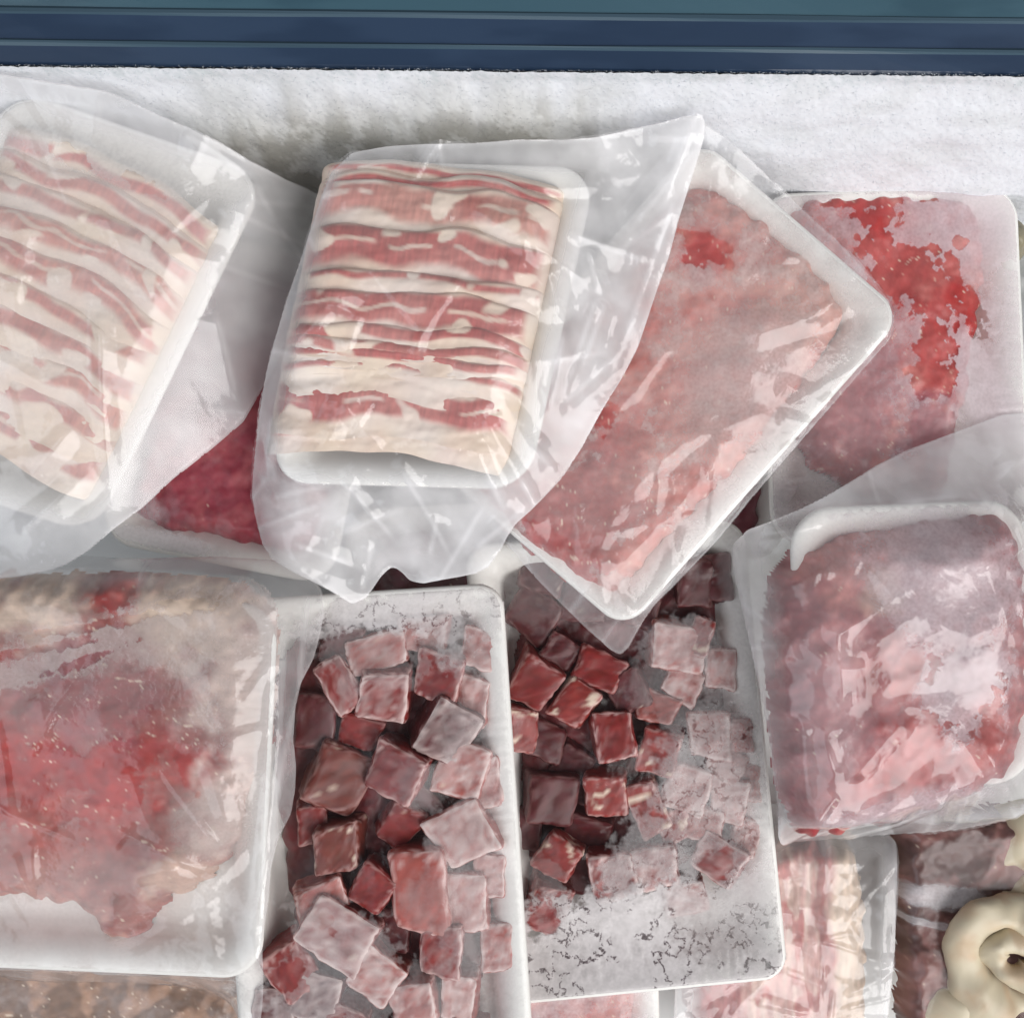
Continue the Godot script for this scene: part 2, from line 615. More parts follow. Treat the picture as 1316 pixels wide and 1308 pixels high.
func bag(p: Pack, outline: Array, h0: float, milk: float, folds: Array, key: int, crumple := 1.0, clear := 0.1) -> void:
	# a plastic bag round the package: an upper sheet draped over it and what lies beside it, a lower sheet under the flaps.
	# outline and folds on the plan grid; folds are [x0, y0, x1, y1, height, width]
	var poly := PackedVector2Array()
	for q in outline:
		var h := h0
		for k in 3:
			var at := pt(q[0], q[1], h)
			h = maxf(hm_at(at.x, at.z) + 0.002, -0.03) if q.size() < 3 else q[2]
		var w := pt(q[0], q[1], h)
		poly.append(Vector2(w.x, w.z))
	poly = chaikin(poly, 1)
	var nj := noise("bagedge%d" % key, 45.0, 3)
	for i in poly.size():
		poly[i] += Vector2(nj.get_noise_2d(poly[i].x, poly[i].y), nj.get_noise_2d(poly[i].y + 7.0, poly[i].x)) * 0.0012
	var box := Rect2(poly[0], Vector2.ZERO)
	for q in poly:
		box = box.expand(q)
	box = box.grow(HC * 3.0)
	var i0 := clampi(int((box.position.x - HX) / HC), 0, HW - 4)
	var j0 := clampi(int((box.position.y - HZ) / HC), 0, HH - 4)
	var nx := clampi(int(box.size.x / HC) + 2, 4, HW - i0)
	var nz := clampi(int(box.size.y / HC) + 2, 4, HH - j0)
	var o := PackedFloat32Array()
	var fixed := PackedByteArray()
	var dist := PackedFloat32Array()
	o.resize(nx * nz)
	fixed.resize(nx * nz)
	dist.resize(nx * nz)
	for j in nz:
		for i in nx:
			var a := j * nx + i
			var c := Vector2(HX + (i0 + i + 0.5) * HC, HZ + (j0 + j + 0.5) * HC)
			o[a] = hm[(j0 + j) * HW + i0 + i]
			dist[a] = edge_distance(poly, c)
	# close single-cell holes
	var low := PackedFloat32Array(o)
	low = relax(nx, nz, o, fixed, low, 45, 0.00002)
	var h := PackedFloat32Array(low)
	var nf := noise("bagflutter%d" % key, 16.0, 2)
	for a in nx * nz:
		o[a] = low[a] + 0.0006 if dist[a] < 0.006 else o[a] + 0.0006
		if dist[a] < HC * 0.8:
			fixed[a] = 1
			var x := HX + (i0 + a % nx) * HC
			var z := HZ + (j0 + a / nx) * HC
			h[a] = low[a] + 0.001 + 0.004 * crumple * maxf(0.0, nf.get_noise_2d(x, z) + 0.15)
	h = relax(nx, nz, o, fixed, h, 110, 0.000004)
	# folds
	var segs := []
	for f in folds:
		var q0 := pt(f[0], f[1], h0)
		var q1 := pt(f[2], f[3], h0)
		segs.append([Vector2(q0.x, q0.z), Vector2(q1.x, q1.z), f[4], f[5] * 1.5 + 0.002])
	rng.seed = key
	var mid := Vector2(p.t.origin.x, p.t.origin.z)
	var to_own := p.t.affine_inverse()
	var made := 0
	for k in 400:
		if made >= 46:
			break
		var q := Vector2(rng.randf_range(box.position.x, box.end.x), rng.randf_range(box.position.y, box.end.y))
		if not Geometry2D.is_point_in_polygon(q, poly):
			continue
		made += 1
		var own_q := to_own * Vector3(q.x, p.t.origin.y, q.y)
		var inside := absf(own_q.x) < p.w * 0.5 - 0.012 and absf(own_q.z) < p.l * 0.5 - 0.012
		var dir := (q - mid).normalized().rotated(rng.randf_range(-0.7, 0.7) if not inside else rng.randf_range(-1.6, 1.6))
		var reach := rng.randf_range(0.012, 0.04) * (0.8 if inside else 1.0)
		var high := rng.randf_range(0.0010, 0.0030) * (0.6 if inside else 1.0) * crumple * (-0.7 if rng.randf() < 0.35 else 1.0)
		segs.append([q - dir * reach, q + dir * reach, high, rng.randf_range(0.003, 0.013) * (0.5 if inside else 1.0)])
	var c2 := HC * 0.5
	var mx := nx * 2 - 1
	var mz := nz * 2 - 1
	var v := PackedVector3Array()
	var v2 := PackedVector3Array()
	var uv := PackedVector2Array()
	var cs2 := PackedColorArray()
	var keep := PackedByteArray()
	var keep2 := PackedByteArray()
	for a in [v, v2, uv, cs2, keep, keep2]:
		pass
	v.resize(mx * mz)
	v2.resize(mx * mz)
	uv.resize(mx * mz)
	cs2.resize(mx * mz)
	keep.resize(mx * mz)
	keep2.resize(mx * mz)
	var nw := noise("bagwarp%d" % key, 14.0, 3)
	var nc := noise("bagcrease%d" % key, 9.0, 2)
	var nm := noise("bagmilk%d" % key, 24.0, 3)
	var inv := p.t.affine_inverse()
	for j in mz:
		for i in mx:
			var a := j * mx + i
			var x := HX + (i0 + 0.5) * HC + i * c2
			var z := HZ + (j0 + 0.5) * HC + j * c2
			var d := bspline(dist, nx, nz, i * 0.5, j * 0.5)
			if d < -HC * 2.5:
				continue
			var y := bspline(h, nx, nz, i * 0.5, j * 0.5)
			var yo := bspline(o, nx, nz, i * 0.5, j * 0.5)
			var yl := bspline(low, nx, nz, i * 0.5, j * 0.5)
			var gap := maxf(y - yo, 0.0)
			# facets: folded triangle waves bent by noise
			var wx := nw.get_noise_2d(x, z)
			var wz := nc.get_noise_2d(x, z)
			var k1 := absf(fposmod(x * 23.0 + z * 11.0 + wx * 1.6, 1.0) - 0.5) * 2.0
			var k2 := absf(fposmod(z * 19.0 - x * 14.0 + wx * 1.3 + wz * 1.5, 1.0) - 0.5) * 2.0
			var k3 := absf(fposmod(x * 41.0 - z * 7.0 + wz * 3.0, 1.0) - 0.5) * 2.0
			var free := clampf(gap / 0.004, 0.0, 1.0)
			var wr := (k1 * k2 * 0.9 + k3 * k1 * 0.4) * crumple * (0.0001 + 0.0004 * free)
			var white := sm(0.86, 1.0, k1) * 0.35 + sm(0.88, 1.0, k2) * 0.35
			white *= 0.2 * free * crumple * sm(-0.1, 0.4, wx + 0.1)
			for s in segs:
				var q := Vector2(x, z)
				var near := Geometry2D.get_closest_point_to_segment(q, s[0], s[1])
				var dd: float = q.distance_to(near)
				if dd < s[3]:
					var along: float = (near - s[0]).length() / maxf((s[1] - s[0]).length(), 0.001)
					var t: float = maxf(0.0, 1.0 - dd / s[3])
					var ends := sm(0.0, 0.15, along) * sm(1.0, 0.7, along) + 0.15
					wr += s[2] * t * ends
					white += 0.55 * sm(1.0 - minf(0.8, 0.0022 / s[3]), 1.0, t) * ends * clampf(s[2] / 0.002, 0.0, 1.0)
			y = maxf(y + wr, yl + 0.0006)
			if d < c2 * 0.3:
				var gx := bspline(dist, nx, nz, i * 0.5 + 0.5, j * 0.5) - bspline(dist, nx, nz, i * 0.5 - 0.5, j * 0.5)
				var gz := bspline(dist, nx, nz, i * 0.5, j * 0.5 + 0.5) - bspline(dist, nx, nz, i * 0.5, j * 0.5 - 0.5)
				var gl := maxf(sqrt(gx * gx + gz * gz), 1e-5)
				x -= gx / gl * d
				z -= gz / gl * d
			v[a] = Vector3(x, y, z)
			v2[a] = Vector3(x, yl + 0.0003, z)
			uv[a] = Vector2(x, z) * 9.0
			var al := milk * (0.9 + 0.35 * nm.get_noise_2d(x, z)) * (0.65 + 0.35 * sm(0.0, 0.004, y - yl)) + white * 0.3 + sm(0.0025, 0.0, d) * 0.12
			cs2[a] = Color(1, 1, 1, clampf(al, 0.02, 0.92))
			keep[a] = 1 if d > -c2 else 0
			var lq := inv * Vector3(x, yl, z)
			var from_tray := maxf(absf(lq.x) - p.w * 0.5, absf(lq.z) - p.l * 0.5)
			cs2[a].a *= sm(-0.013, -0.001, from_tray)
			keep2[a] = 1 if keep[a] and from_tray > -0.016 and y - yl < 0.02 else 0
			if keep[a]:
				splat(v[a])
	var b := own("bag", grid_mesh(mx, mz, v, PackedColorArray(), uv, keep), pane("bag_film_%d" % key, clear, 0.13, 0.5), p.node)
	b.transform = inv
	if keep2.has(1):
		var b2 := own("bag_underside", grid_mesh(mx, mz, v2, cs2, uv, keep2), mats.bag_inside, p.node)
		b2.transform = inv


func hm_at(x: float, z: float) -> float:
	var i := clampi(int((x - HX) / HC), 0, HW - 1)
	var j := clampi(int((z - HZ) / HC), 0, HH - 1)
	return hm[j * HW + i]


func slices(p: Pack, list: Array, bend: float, key: int, left: float, right: float, head: float, foot: float, gaps := 0.3, slope := 0.0, high := 0.011) -> void:
	# belly slices laid like shingles across the tray. list: [depth along the tray as a share, fat on top, fat below, lean, lines]
	var total := 0.0
	for s in list:
		total += s[0]
	var a := p.w * 0.5 - (left + right) * 0.5
	var mid := (left - right) * 0.5
	var z := -p.l * 0.5 + head
	var span := p.l - head - foot - bend - absf(slope)
	for k in list.size():
		var s: Array = list[k]
		var wd: float = s[0] / total * span
		slice(p, s, z, wd, a, mid, bend, key * 100 + k, k / float(list.size()), gaps, slope, high)
		z += wd


func slice(p: Pack, s: Array, z0: float, wd: float, a: float, mid: float, bend: float, key: int, along: float, gaps: float, slope: float, high: float) -> void:
	var c := 0.0009
	var over := 0.006                       # goes on under the next slice
	var nx := int(2.0 * a / c)
	var nz := int((wd + over + 0.003) / c) + 3
	var v := PackedVector3Array()
	var cs := PackedColorArray()
	v.resize(nx * nz)
	cs.resize(nx * nz)
	var n := noise("slice", 26.0, 3)
	var nf := noise("slicefine", 130.0, 3)
	var nb := noise("slicebig", 14.0, 2)
	var off := key * 0.731
	var share := 0.66
	var crown := high * pow(sin(PI * clampf(along * 0.9 + 0.08, 0.0, 1.0)), 0.6)
	for j in nz:
		for i in nx:
			var u := i / (nx - 1.0)
			var x := (u * 2.0 - 1.0) * a
			var t := j * c - 0.0015               # distance below the slice's upper edge
			var e := (u * 2.0 - 1.0)
			var z := z0 + t + bend * e * e * 0.5 + slope * (0.5 + 0.5 * e) + nb.get_noise_2d(x, off) * 0.003
			var dome := sqrt(maxf(0.0, 1.0 - pow(absf(e), 9.0)))
			var y := p.depth - 0.010 + (0.010 + crown) * dome
			var tt := t / wd
			# shingle: each slice thins and dips under the following one
			y += 0.0012 * sin(PI * clampf(tt, 0.0, 1.0)) + 0.0010 * (1.0 - tt) * sm(-0.0015, 0.0018, t) - 0.003 * sm(0.0005, -0.0015, t) - 0.0015
			y += nf.get_noise_2d(x + off, z) * 0.00025 + n.get_noise_2d(x * 0.6 + off, z * 2.0) * 0.0012
			v[j * nx + i] = Vector3(x + mid, y, z)
			var wob := nb.get_noise_2d(x * 1.3 + off, t) * 0.22 + n.get_noise_2d(x * 1.5 + off, t * 2.0) * 0.05
			var w := tt + wob
			var lean: Color = s[3]
			var tone := nb.get_noise_2d(x * 1.2 + off, z + off)
			lean = lean.lerp(RED, sm(0.15, 0.5, tone) * 0.45).lerp(PINK, 0.22 + 0.5 * sm(0.1, -0.4, tone))
			lean *= 1.0 + 0.22 * nf.get_noise_2d(x * 2.6 + off, t * 0.4) + 0.1 * n.get_noise_2d(x * 3.0 + off, t)
			var fat := WHITE_FAT.lerp(FAT, clampf(0.45 + tone, 0.0, 1.0)).lerp(PINK, 0.08 + 0.12 * n.get_noise_2d(x, z))
			var f := sm(s[1] + 0.10, s[1] - 0.12, w) + sm(1.0 - s[2] * share - 0.13, 1.0 - s[2] * share + 0.13, w)
			for q in int(s[4]):
				var at: float = s[1] + (1.0 - s[1] - s[2]) * (q + 1.0) / (s[4] + 1.0) + 0.06 * n.get_noise_2d(x + q, off)
				f = maxf(f, 0.75 * sm(0.085, 0.03, absf(w - at)) * sm(-0.3, 0.05, nb.get_noise_2d(x * 2.0, off + q)))
			# ends and gaps of fat along the slice
			f = maxf(f, sm(0.88, 0.98, absf(e) + wob * 0.3))
			f = maxf(f, sm(gaps, gaps + 0.14, nb.get_noise_2d(x * 1.7 + off * 3.0, 5.0 + t * 2.0)))
			cs[j * nx + i] = lean.lerp(fat, clampf(f, 0.0, 1.0))
			raise(p, v[j * nx + i])
			splat(p.t * v[j * nx + i])
	obj("meat_slice", grid_mesh(nx, nz, v, cs, PackedVector2Array(), PackedByteArray()), mats.meat, p.node)


func cube(p: Pack, d: Array, key: int) -> void:
	# d: x, y on the plan grid, width, length (plan units), turn, tilt x, tilt z, frost 0..1, kind (0 red, 1 dark, 2 pink, 3 fatty, 4 brown), lift mm
	rng.seed = key * 77 + 5
	var unit := K * (D - p.t.origin.y) / D
	var sx: float = d[2] * unit * 0.5
	var sz: float = d[3] * unit * 0.5
	var sy := (sx + sz) * 0.5 * rng.randf_range(0.85, 1.1)
	var b := Basis.from_euler(Vector3(deg_to_rad(d[5]), deg_to_rad(-d[4]), deg_to_rad(d[6])))
	var q := local(p, d[0], d[1])
	var ctr := Vector3(q.x, p.depth + d[9] * 0.001 - sy, q.y)
	var skew := []
	for i in 8:
		skew.append(Vector3(rng.randf_range(-1, 1), rng.randf_range(-0.6, 0.6), rng.randf_range(-1, 1)) * 0.20)
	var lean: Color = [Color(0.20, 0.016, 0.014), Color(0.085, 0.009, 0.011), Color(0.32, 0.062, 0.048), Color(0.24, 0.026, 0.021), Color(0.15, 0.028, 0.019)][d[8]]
	var n := 15
	var st := SurfaceTool.new()
	st.begin(Mesh.PRIMITIVE_TRIANGLES)
	var nn := noise("cube", 70.0, 3)
	var nf := noise("cubefine", 300.0, 3)
	var nr := noise("cubefat", 38.0, 2, true)
	var shift := Vector3(key * 0.37, key * 0.11, key * 0.23)
	var grain := Basis.from_euler(Vector3(rng.randf() * 3.0, rng.randf() * 3.0, 0))
	var fat_share := 0.5 if d[8] == 3 else 0.2 if d[8] == 4 else 0.05
	var count := 0
	for f in 6:
		var ax: Vector3 = [Vector3.RIGHT, Vector3.LEFT, Vector3.UP, Vector3.DOWN, Vector3.BACK, Vector3.FORWARD][f]
		var au: Vector3 = [Vector3.BACK, Vector3.BACK, Vector3.RIGHT, Vector3.RIGHT, Vector3.UP, Vector3.UP][f]
		var av := ax.cross(au)
		for j in n + 1:
			for i in n + 1:
				var s := Vector2(i, j) / n * 2.0 - Vector2.ONE
				# more points near the edges, which are rounded
				s = Vector2(sin(s.x * PI / 2), sin(s.y * PI / 2))
				var c := ax + au * s.x + av * s.y
				var inner := c.clamp(-Vector3.ONE * 0.80, Vector3.ONE * 0.80)
				c = inner + (c - inner).normalized() * 0.20 if (c - inner).length() > 0.0001 else c
				var k := Vector3.ZERO
				for m in 8:
					var wgt := (0.5 + 0.5 * c.x * (1 if m & 1 else -1)) * (0.5 + 0.5 * c.y * (1 if m & 2 else -1)) * (0.5 + 0.5 * c.z * (1 if m & 4 else -1))
					k += skew[m] * wgt
				var pos := (c + k) * Vector3(sx, sy, sz)
				var w := pos + shift
				pos += c.normalized() * (nn.get_noise_3dv(w) * 0.0015 + nf.get_noise_3dv(w) * 0.0006)
				var g := grain * w
				var col := lean * (1.0 + 0.45 * nf.get_noise_3d(g.x * 0.25, g.y, g.z) + 0.2 * nn.get_noise_3dv(w))
				col = col.lerp(FAT, sm(0.97 - fat_share * 0.6, 1.05 - fat_share * 0.4, nr.get_noise_3d(g.x * 0.5, g.y, g.z)) * 0.85)
				var edge := maxf(absf(s.x), absf(s.y))
				col = col.lerp(Color(0.72, 0.47, 0.44), sm(0.88, 1.0, edge + nf.get_noise_3dv(w) * 0.35) * (0.30 + 0.45 * minf(1.0, d[7] * 1.5)) * (0.4 if d[8] == 1 else 1.0))
				var up := (b * ax).y
				var fr: float = maxf(0.0, d[7] * 0.84 - 0.22) * sm(0.35, 0.8, up)
				var ice := fr * (0.72 + 0.75 * nn.get_noise_3dv(w * 1.6) + 0.45 * nf.get_noise_3dv(w) + 0.25 * sm(0.7, 1.0, edge))
				col = col.lerp(Color(0.80, 0.69, 0.66), clampf(ice * 1.25 - 0.18 + 0.3 * sm(0.75, 1.0, edge) * minf(1.0, fr * 2.0), 0.0, 0.85))
				st.set_color(col)
				var at := b * pos + ctr
				st.add_vertex(at - ctr)
				raise(p, at)
		for j in n:
			for i in n:
				var a := count + j * (n + 1) + i
				for x in [a, a + 1, a + n + 2, a, a + n + 2, a + n + 1]:
					st.add_index(x)
		count += (n + 1) * (n + 1)
	st.generate_normals()
	var o := obj("meat_cube", st.commit(), mats.meat, p.node)
	o.position = ctr


func px_poly(p: Pack, a: Array, times := 2) -> PackedVector2Array:
	var out := PackedVector2Array()
	for q in a:
		out.append(local(p, q[0], q[1]))
	return chaikin(out, times)


func inset_poly(p: Pack, d: float, wobble := 0.004, key := 1) -> PackedVector2Array:
	var out := PackedVector2Array()
	var n := noise("inset%d" % key, 30.0, 2)
	for v in round_rect(p.w * 0.5 - d, p.l * 0.5 - d, 0.016, 0.0, 8):
		var q := Vector2(v.x, v.z)
		out.append(q * (1.0 + n.get_noise_2d(q.x, q.y) * wobble * 20.0 * 0.5))
	return out


# ------------------------------------------------------------------ the freezer
func wall_point(x: float, y: float) -> Vector3:
	var z := -0.1735 - 0.322 * maxf(y, 0.0) + x * 0.010
	return Vector3(x, y, z)


func build_freezer() -> void:
	var f := Node3D.new()
	f.name = "chest_freezer"
	f.position = Vector3(0, -0.16, 0)
	add_child(f, true)
	f.set_meta("label", "dark blue topped chest freezer with thick white frost on its inner wall")
	f.set_meta("category", "freezer")
	var up := Vector3(0, 0.16, 0)
	# frost on the back wall
	var nx := 620
	var nz := 130
	var v := PackedVector3Array()
	var cs := PackedColorArray()
	v.resize(nx * nz)
	cs.resize(nx * nz)
	var n1 := noise("wall1", 9.0, 3)
	var n2 := noise("wall2", 60.0, 4)
	var n3 := noise("wall3", 330.0, 3)
	var spots := []
	for j in nz:
		for i in nx:
			var x := -0.46 + 0.92 * i / (nx - 1.0)
			var s := j / (nz - 1.0)
			var y := 0.0905 - 0.20 * s
			var p := wall_point(x, y)
			var thick := 0.0022 * n1.get_noise_2d(x, y * 1.5) + 0.0003 * n2.get_noise_2d(x, y) + 0.0003 * n3.get_noise_2d(x, y)
			thick = thick * sm(0.0905, 0.082, y) + 0.0012
			# a swelling of older ice low on the wall, with shading painted into its grey
			var old_ice_shade := sm(0.150, 0.070, absf(x + 0.055 + 0.03 * n1.get_noise_2d(x * 3.0, y))) * sm(0.088, 0.040, y + 0.012 * n2.get_noise_2d(x * 0.4, 3.0) - 0.012 * n1.get_noise_2d(x * 2.0, 9.0))
			thick += old_ice_shade * 0.004
			p += Vector3(0, 0.25, 1.0) * thick
			p.y += (0.0010 * n3.get_noise_2d(x * 1.7, 40.0) + 0.0008 * n3.get_noise_2d(x * 4.0, 40.0)) if j < 2 else 0.0
			v[j * nx + i] = p - Vector3.UP * -0.16
			var base := Color(0.77, 0.79, 0.825).lerp(Color(0.73, 0.75, 0.775), sm(0.0, 0.5, n1.get_noise_2d(x * 2.0, y * 3.0)))
			var grit := n3.get_noise_2d(x * 1.3 + 4.0, y * 0.7)
			var fresh := sm(-0.15, 0.4, n2.get_noise_2d(x * 0.7, y * 0.45) + grit * 0.3)
			base = base.lerp(Color(0.38, 0.37, 0.33).lerp(Color(0.58, 0.575, 0.54), fresh), old_ice_shade * 0.95)
			base = base.lerp(Color(0.30, 0.38, 0.38), sm(0.0815, 0.0885, y + grit * 0.006) * 0.3 * sm(-0.2, 0.25, grit + n2.get_noise_2d(x, 7.0)))
			base *= 1.0 + 0.07 * grit
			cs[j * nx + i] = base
			splat(p + Vector3(0, 0, 0.001))
			if (i * 7 + j * 13) % 3 == 0:
				spots.append([p, base])
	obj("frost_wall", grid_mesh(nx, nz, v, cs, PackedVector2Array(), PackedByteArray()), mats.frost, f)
	# ice needles standing on the frost
	rng.seed = 4
	var needle := ArrayMesh.new()
	var st := SurfaceTool.new()
	st.begin(Mesh.PRIMITIVE_TRIANGLES)
	var tip := Vector3(0, 1, 0)
	var feet := [Vector3(0.35, 0, 0), Vector3(-0.2, 0, 0.3), Vector3(-0.2, 0, -0.3)]
	for k in 3:
		st.add_vertex(feet[k]); st.add_vertex(tip); st.add_vertex(feet[(k + 1) % 3])
	st.generate_normals()
	needle = st.commit()
	needle.surface_set_material(0, mats.frost_crystal)
	var mm := MultiMesh.new()
	mm.transform_format = MultiMesh.TRANSFORM_3D
	mm.use_colors = true
	mm.mesh = needle
	var count := 90000
	mm.instance_count = count
	for k in count:
		var at: Vector3
		var tint := Color(0.86, 0.88, 0.90)
		var size := rng.randf_range(0.0003, 0.0009)
		if k < 5000:
			at = wall_point(rng.randf_range(-0.45, 0.45), rng.randf_range(0.0855, 0.0905))
			if noise("wall3", 1.0).get_noise_2d(at.x * 0.6, 77.0) < -0.35:
				size *= 0.5
		else:
			var s: Array = spots[rng.randi() % spots.size()]
			at = s[0] + Vector3(rng.randf_range(-0.002, 0.002), rng.randf_range(-0.002, 0.002), 0.0)
			at.z += (s[0].y - at.y) * 0.3
			tint = s[1] * 1.05
			tint.a = 1.0
		var b := Basis.from_euler(Vector3(rng.randf_range(0.2, 1.9), rng.randf_range(-0.9, 0.9), rng.randf_range(-0.8, 0.8))).scaled_local(Vector3(size * 0.6, size * rng.randf_range(0.8, 1.6), size * 0.6))
		mm.set_instance_transform(k, Transform3D(b, at + up))
		mm.set_instance_color(k, tint)
	var mi := MultiMeshInstance3D.new()
	mi.name = "frost_crystals"
	mi.multimesh = mm
	mi.set_meta("kind", "stuff")
	f.add_child(mi, true)
	# the blue frame above the frost, in steps going back from it
	var prof := [Vector2(0, -0.03), Vector2(0, 0.0878), Vector2(-0.0012, 0.0892), Vector2(-0.0085, 0.0905), Vector2(-0.0092, 0.0917), Vector2(-0.0104, 0.0917), Vector2(-0.0113, 0.0908), Vector2(-0.0222, 0.0925), Vector2(-0.0228, 0.0938), Vector2(-0.0242, 0.0938), Vector2(-0.0252, 0.0930), Vector2(-0.034, 0.0952), Vector2(-0.060, 0.0990), Vector2(-0.075, 0.0985), Vector2(-0.078, 0.09), Vector2(-0.078, -0.03)]
	frame(f, prof, 1, 3, "frame_lower_band", mats.blue_rim)
	frame(f, prof, 3, 6, "frame_ridge", mats.rim_edge)
	frame(f, prof, 6, 7, "frame_middle_band", mats.blue_rim)
	frame(f, prof, 7, 10, "frame_ridge", mats.rim_edge)
	frame(f, prof, 10, 15, "frame_top_band", mats.frame_top)
	# liner: floor and back
	var fl := BoxMesh.new()
	fl.size = Vector3(0.96, 0.02, 0.70)
	var fo := obj("freezer_floor", fl, mats.liner, f)
	fo.position = Vector3(0, 0.035, 0.12)
	var bk := BoxMesh.new()
	bk.size = Vector3(0.96, 0.20, 0.02)
	var bo := obj("liner_wall", bk, mats.liner, f)
	bo.position = Vector3(0, 0.14, -0.226)


func frame(f: Node3D, prof: Array, a: int, b: int, called: String, m: Material) -> void:
	var st := SurfaceTool.new()
	st.begin(Mesh.PRIMITIVE_TRIANGLES)
	st.set_smooth_group(-1)
	var z0 := wall_point(0, 0.0885).z - 0.0010
	for k in range(a, b):
		for i in 40:
			var q := []
			for s in [[i, k], [i + 1, k], [i + 1, k + 1], [i, k + 1]]:
				var x: float = -0.47 + 0.94 * s[0] / 40.0
				var wob := noise("frame", 3.0, 2).get_noise_2d(x, s[1]) * 0.0006
				q.append(Vector3(x, prof[s[1]].y + 0.16 + wob * 0.4, z0 + prof[s[1]].x + x * 0.0103 + wob))
			for t in [0, 3, 1, 1, 3, 2]:
				st.add_vertex(q[t])
	st.generate_normals()
	obj(called, st.commit(), m, f)


# ------------------------------------------------------------------ packs seen in the gaps
func build_lower_packs() -> void:
	# under the gap in the middle
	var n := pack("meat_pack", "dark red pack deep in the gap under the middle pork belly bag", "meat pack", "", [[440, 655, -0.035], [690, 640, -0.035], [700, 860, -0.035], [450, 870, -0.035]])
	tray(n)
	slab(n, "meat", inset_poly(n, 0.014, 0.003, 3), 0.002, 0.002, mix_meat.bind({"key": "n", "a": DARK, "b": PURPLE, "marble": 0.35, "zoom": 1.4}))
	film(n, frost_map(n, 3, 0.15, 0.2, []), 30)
	# right of the middle, above the right cube pack
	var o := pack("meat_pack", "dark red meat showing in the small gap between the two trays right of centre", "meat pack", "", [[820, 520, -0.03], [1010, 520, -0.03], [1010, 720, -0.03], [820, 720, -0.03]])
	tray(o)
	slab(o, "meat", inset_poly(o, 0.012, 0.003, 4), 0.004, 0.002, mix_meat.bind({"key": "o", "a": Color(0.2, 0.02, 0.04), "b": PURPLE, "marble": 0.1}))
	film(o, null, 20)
	# below the right cube pack
	var j2 := pack("meat_pack", "pink and cream meat pack half hidden below the right cube tray at the bottom edge", "meat pack", "", [[600, 1215, -0.03], [842, 1205, -0.03], [855, 1420, -0.03], [600, 1430, -0.03]])
	tray(j2)
	slab(j2, "meat", inset_poly(j2, 0.012, 0.003, 5), 0.004, 0.002, mix_meat.bind({"key": "j2", "a": PINK, "b": LEAN, "marble": 0.6, "turn": 1.3}))
	film(j2, frost_map(j2, 4, 0.35, 0.3, []), 30)
	# beige pack far down at the lower left corner
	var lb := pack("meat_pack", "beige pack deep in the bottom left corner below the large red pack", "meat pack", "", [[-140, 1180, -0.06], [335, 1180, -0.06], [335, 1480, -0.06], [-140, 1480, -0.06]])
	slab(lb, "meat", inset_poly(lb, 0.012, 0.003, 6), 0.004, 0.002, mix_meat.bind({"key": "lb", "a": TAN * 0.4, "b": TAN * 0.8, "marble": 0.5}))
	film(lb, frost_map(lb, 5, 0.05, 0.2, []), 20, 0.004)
	# dark pack low on the right
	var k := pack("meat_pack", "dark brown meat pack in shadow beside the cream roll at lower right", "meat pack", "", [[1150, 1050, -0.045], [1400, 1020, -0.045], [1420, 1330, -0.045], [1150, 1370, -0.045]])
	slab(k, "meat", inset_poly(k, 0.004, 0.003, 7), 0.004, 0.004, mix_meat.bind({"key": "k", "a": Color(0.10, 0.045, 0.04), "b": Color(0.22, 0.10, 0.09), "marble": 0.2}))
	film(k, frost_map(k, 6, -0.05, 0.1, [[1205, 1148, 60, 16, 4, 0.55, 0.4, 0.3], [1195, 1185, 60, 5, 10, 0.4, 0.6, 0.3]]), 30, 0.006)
	roll()
	# long bone-in meat in a clear bag, lower right
	var j := pack("rib_pack", "bag of long pink meat with cream fat below the right white bag", "meat pack", "", [[885, 1085, -0.044], [1150, 1085, -0.044], [1150, 1420, -0.044], [870, 1420, -0.044]], 0.03)
	slab(j, "meat", px_poly(j, [[890, 1090], [1030, 1080], [1120, 1085], [1128, 1250], [1122, 1410], [1000, 1420], [880, 1415]]), 0.0, 0.003, rib_color.bind(j), 0.016, 0.0)
	splat_top(j)
	bag(j, [[870, 1290], [880, 1080], [1000, 1060], [1165, 1060], [1162, 1200], [1152, 1330], [1150, 1430], [860, 1430]], -0.046, 0.46, [[1040, 1180, 1055, 1310, 0.002, 0.003], [1010, 1150, 1090, 1190, 0.002, 0.004], [1135, 1090, 1130, 1300, 0.002, 0.003]], 21, 1.0, 0.18)
	# knob at the right edge
	knob()


func splat_top(p: Pack) -> void:
	for j in p.nz:
		for i in p.nx:
			if p.top[j * p.nx + i] > 0.003:
				splat(p.t * Vector3((i + 0.5 - p.nx * 0.5) * p.c, p.top[j * p.nx + i], (j + 0.5 - p.nz * 0.5) * p.c))


func rib_color(q: Vector2, e: float, p: Pack) -> Color:
	var x := q.x + noise("ribwarp", 14.0, 3).get_noise_2d(q.x, q.y) * 0.006
	var base := Color(0.60, 0.33, 0.29).lerp(Color(0.72, 0.52, 0.44), sm(-0.4, 0.5, noise("ribs", 100.0, 3).get_noise_2d(q.x * 1.4, q.y * 0.12)))
	base = base.lerp(RED, sm(0.15, 0.4, noise("ribred", 40.0, 3).get_noise_2d(q.x, q.y * 0.5)) * 0.7)
	# cream fat along the right, a dark seam beside it
	base = base.lerp(Color(0.70, 0.54, 0.41), sm(0.022, 0.030, x))
	base = base.lerp(Color(0.33, 0.06, 0.05), sm(0.005, 0.002, absf(x - 0.0185)) * sm(0.10, -0.02, q.y) * 0.85)
	base = base.lerp(Color(0.30, 0.02, 0.03), sm(-0.018, -0.03, x) * 0.75)
	return base * (1.0 + 0.25 * noise("fibre", 260.0, 2).get_noise_2d(q.x, q.y * 0.3))


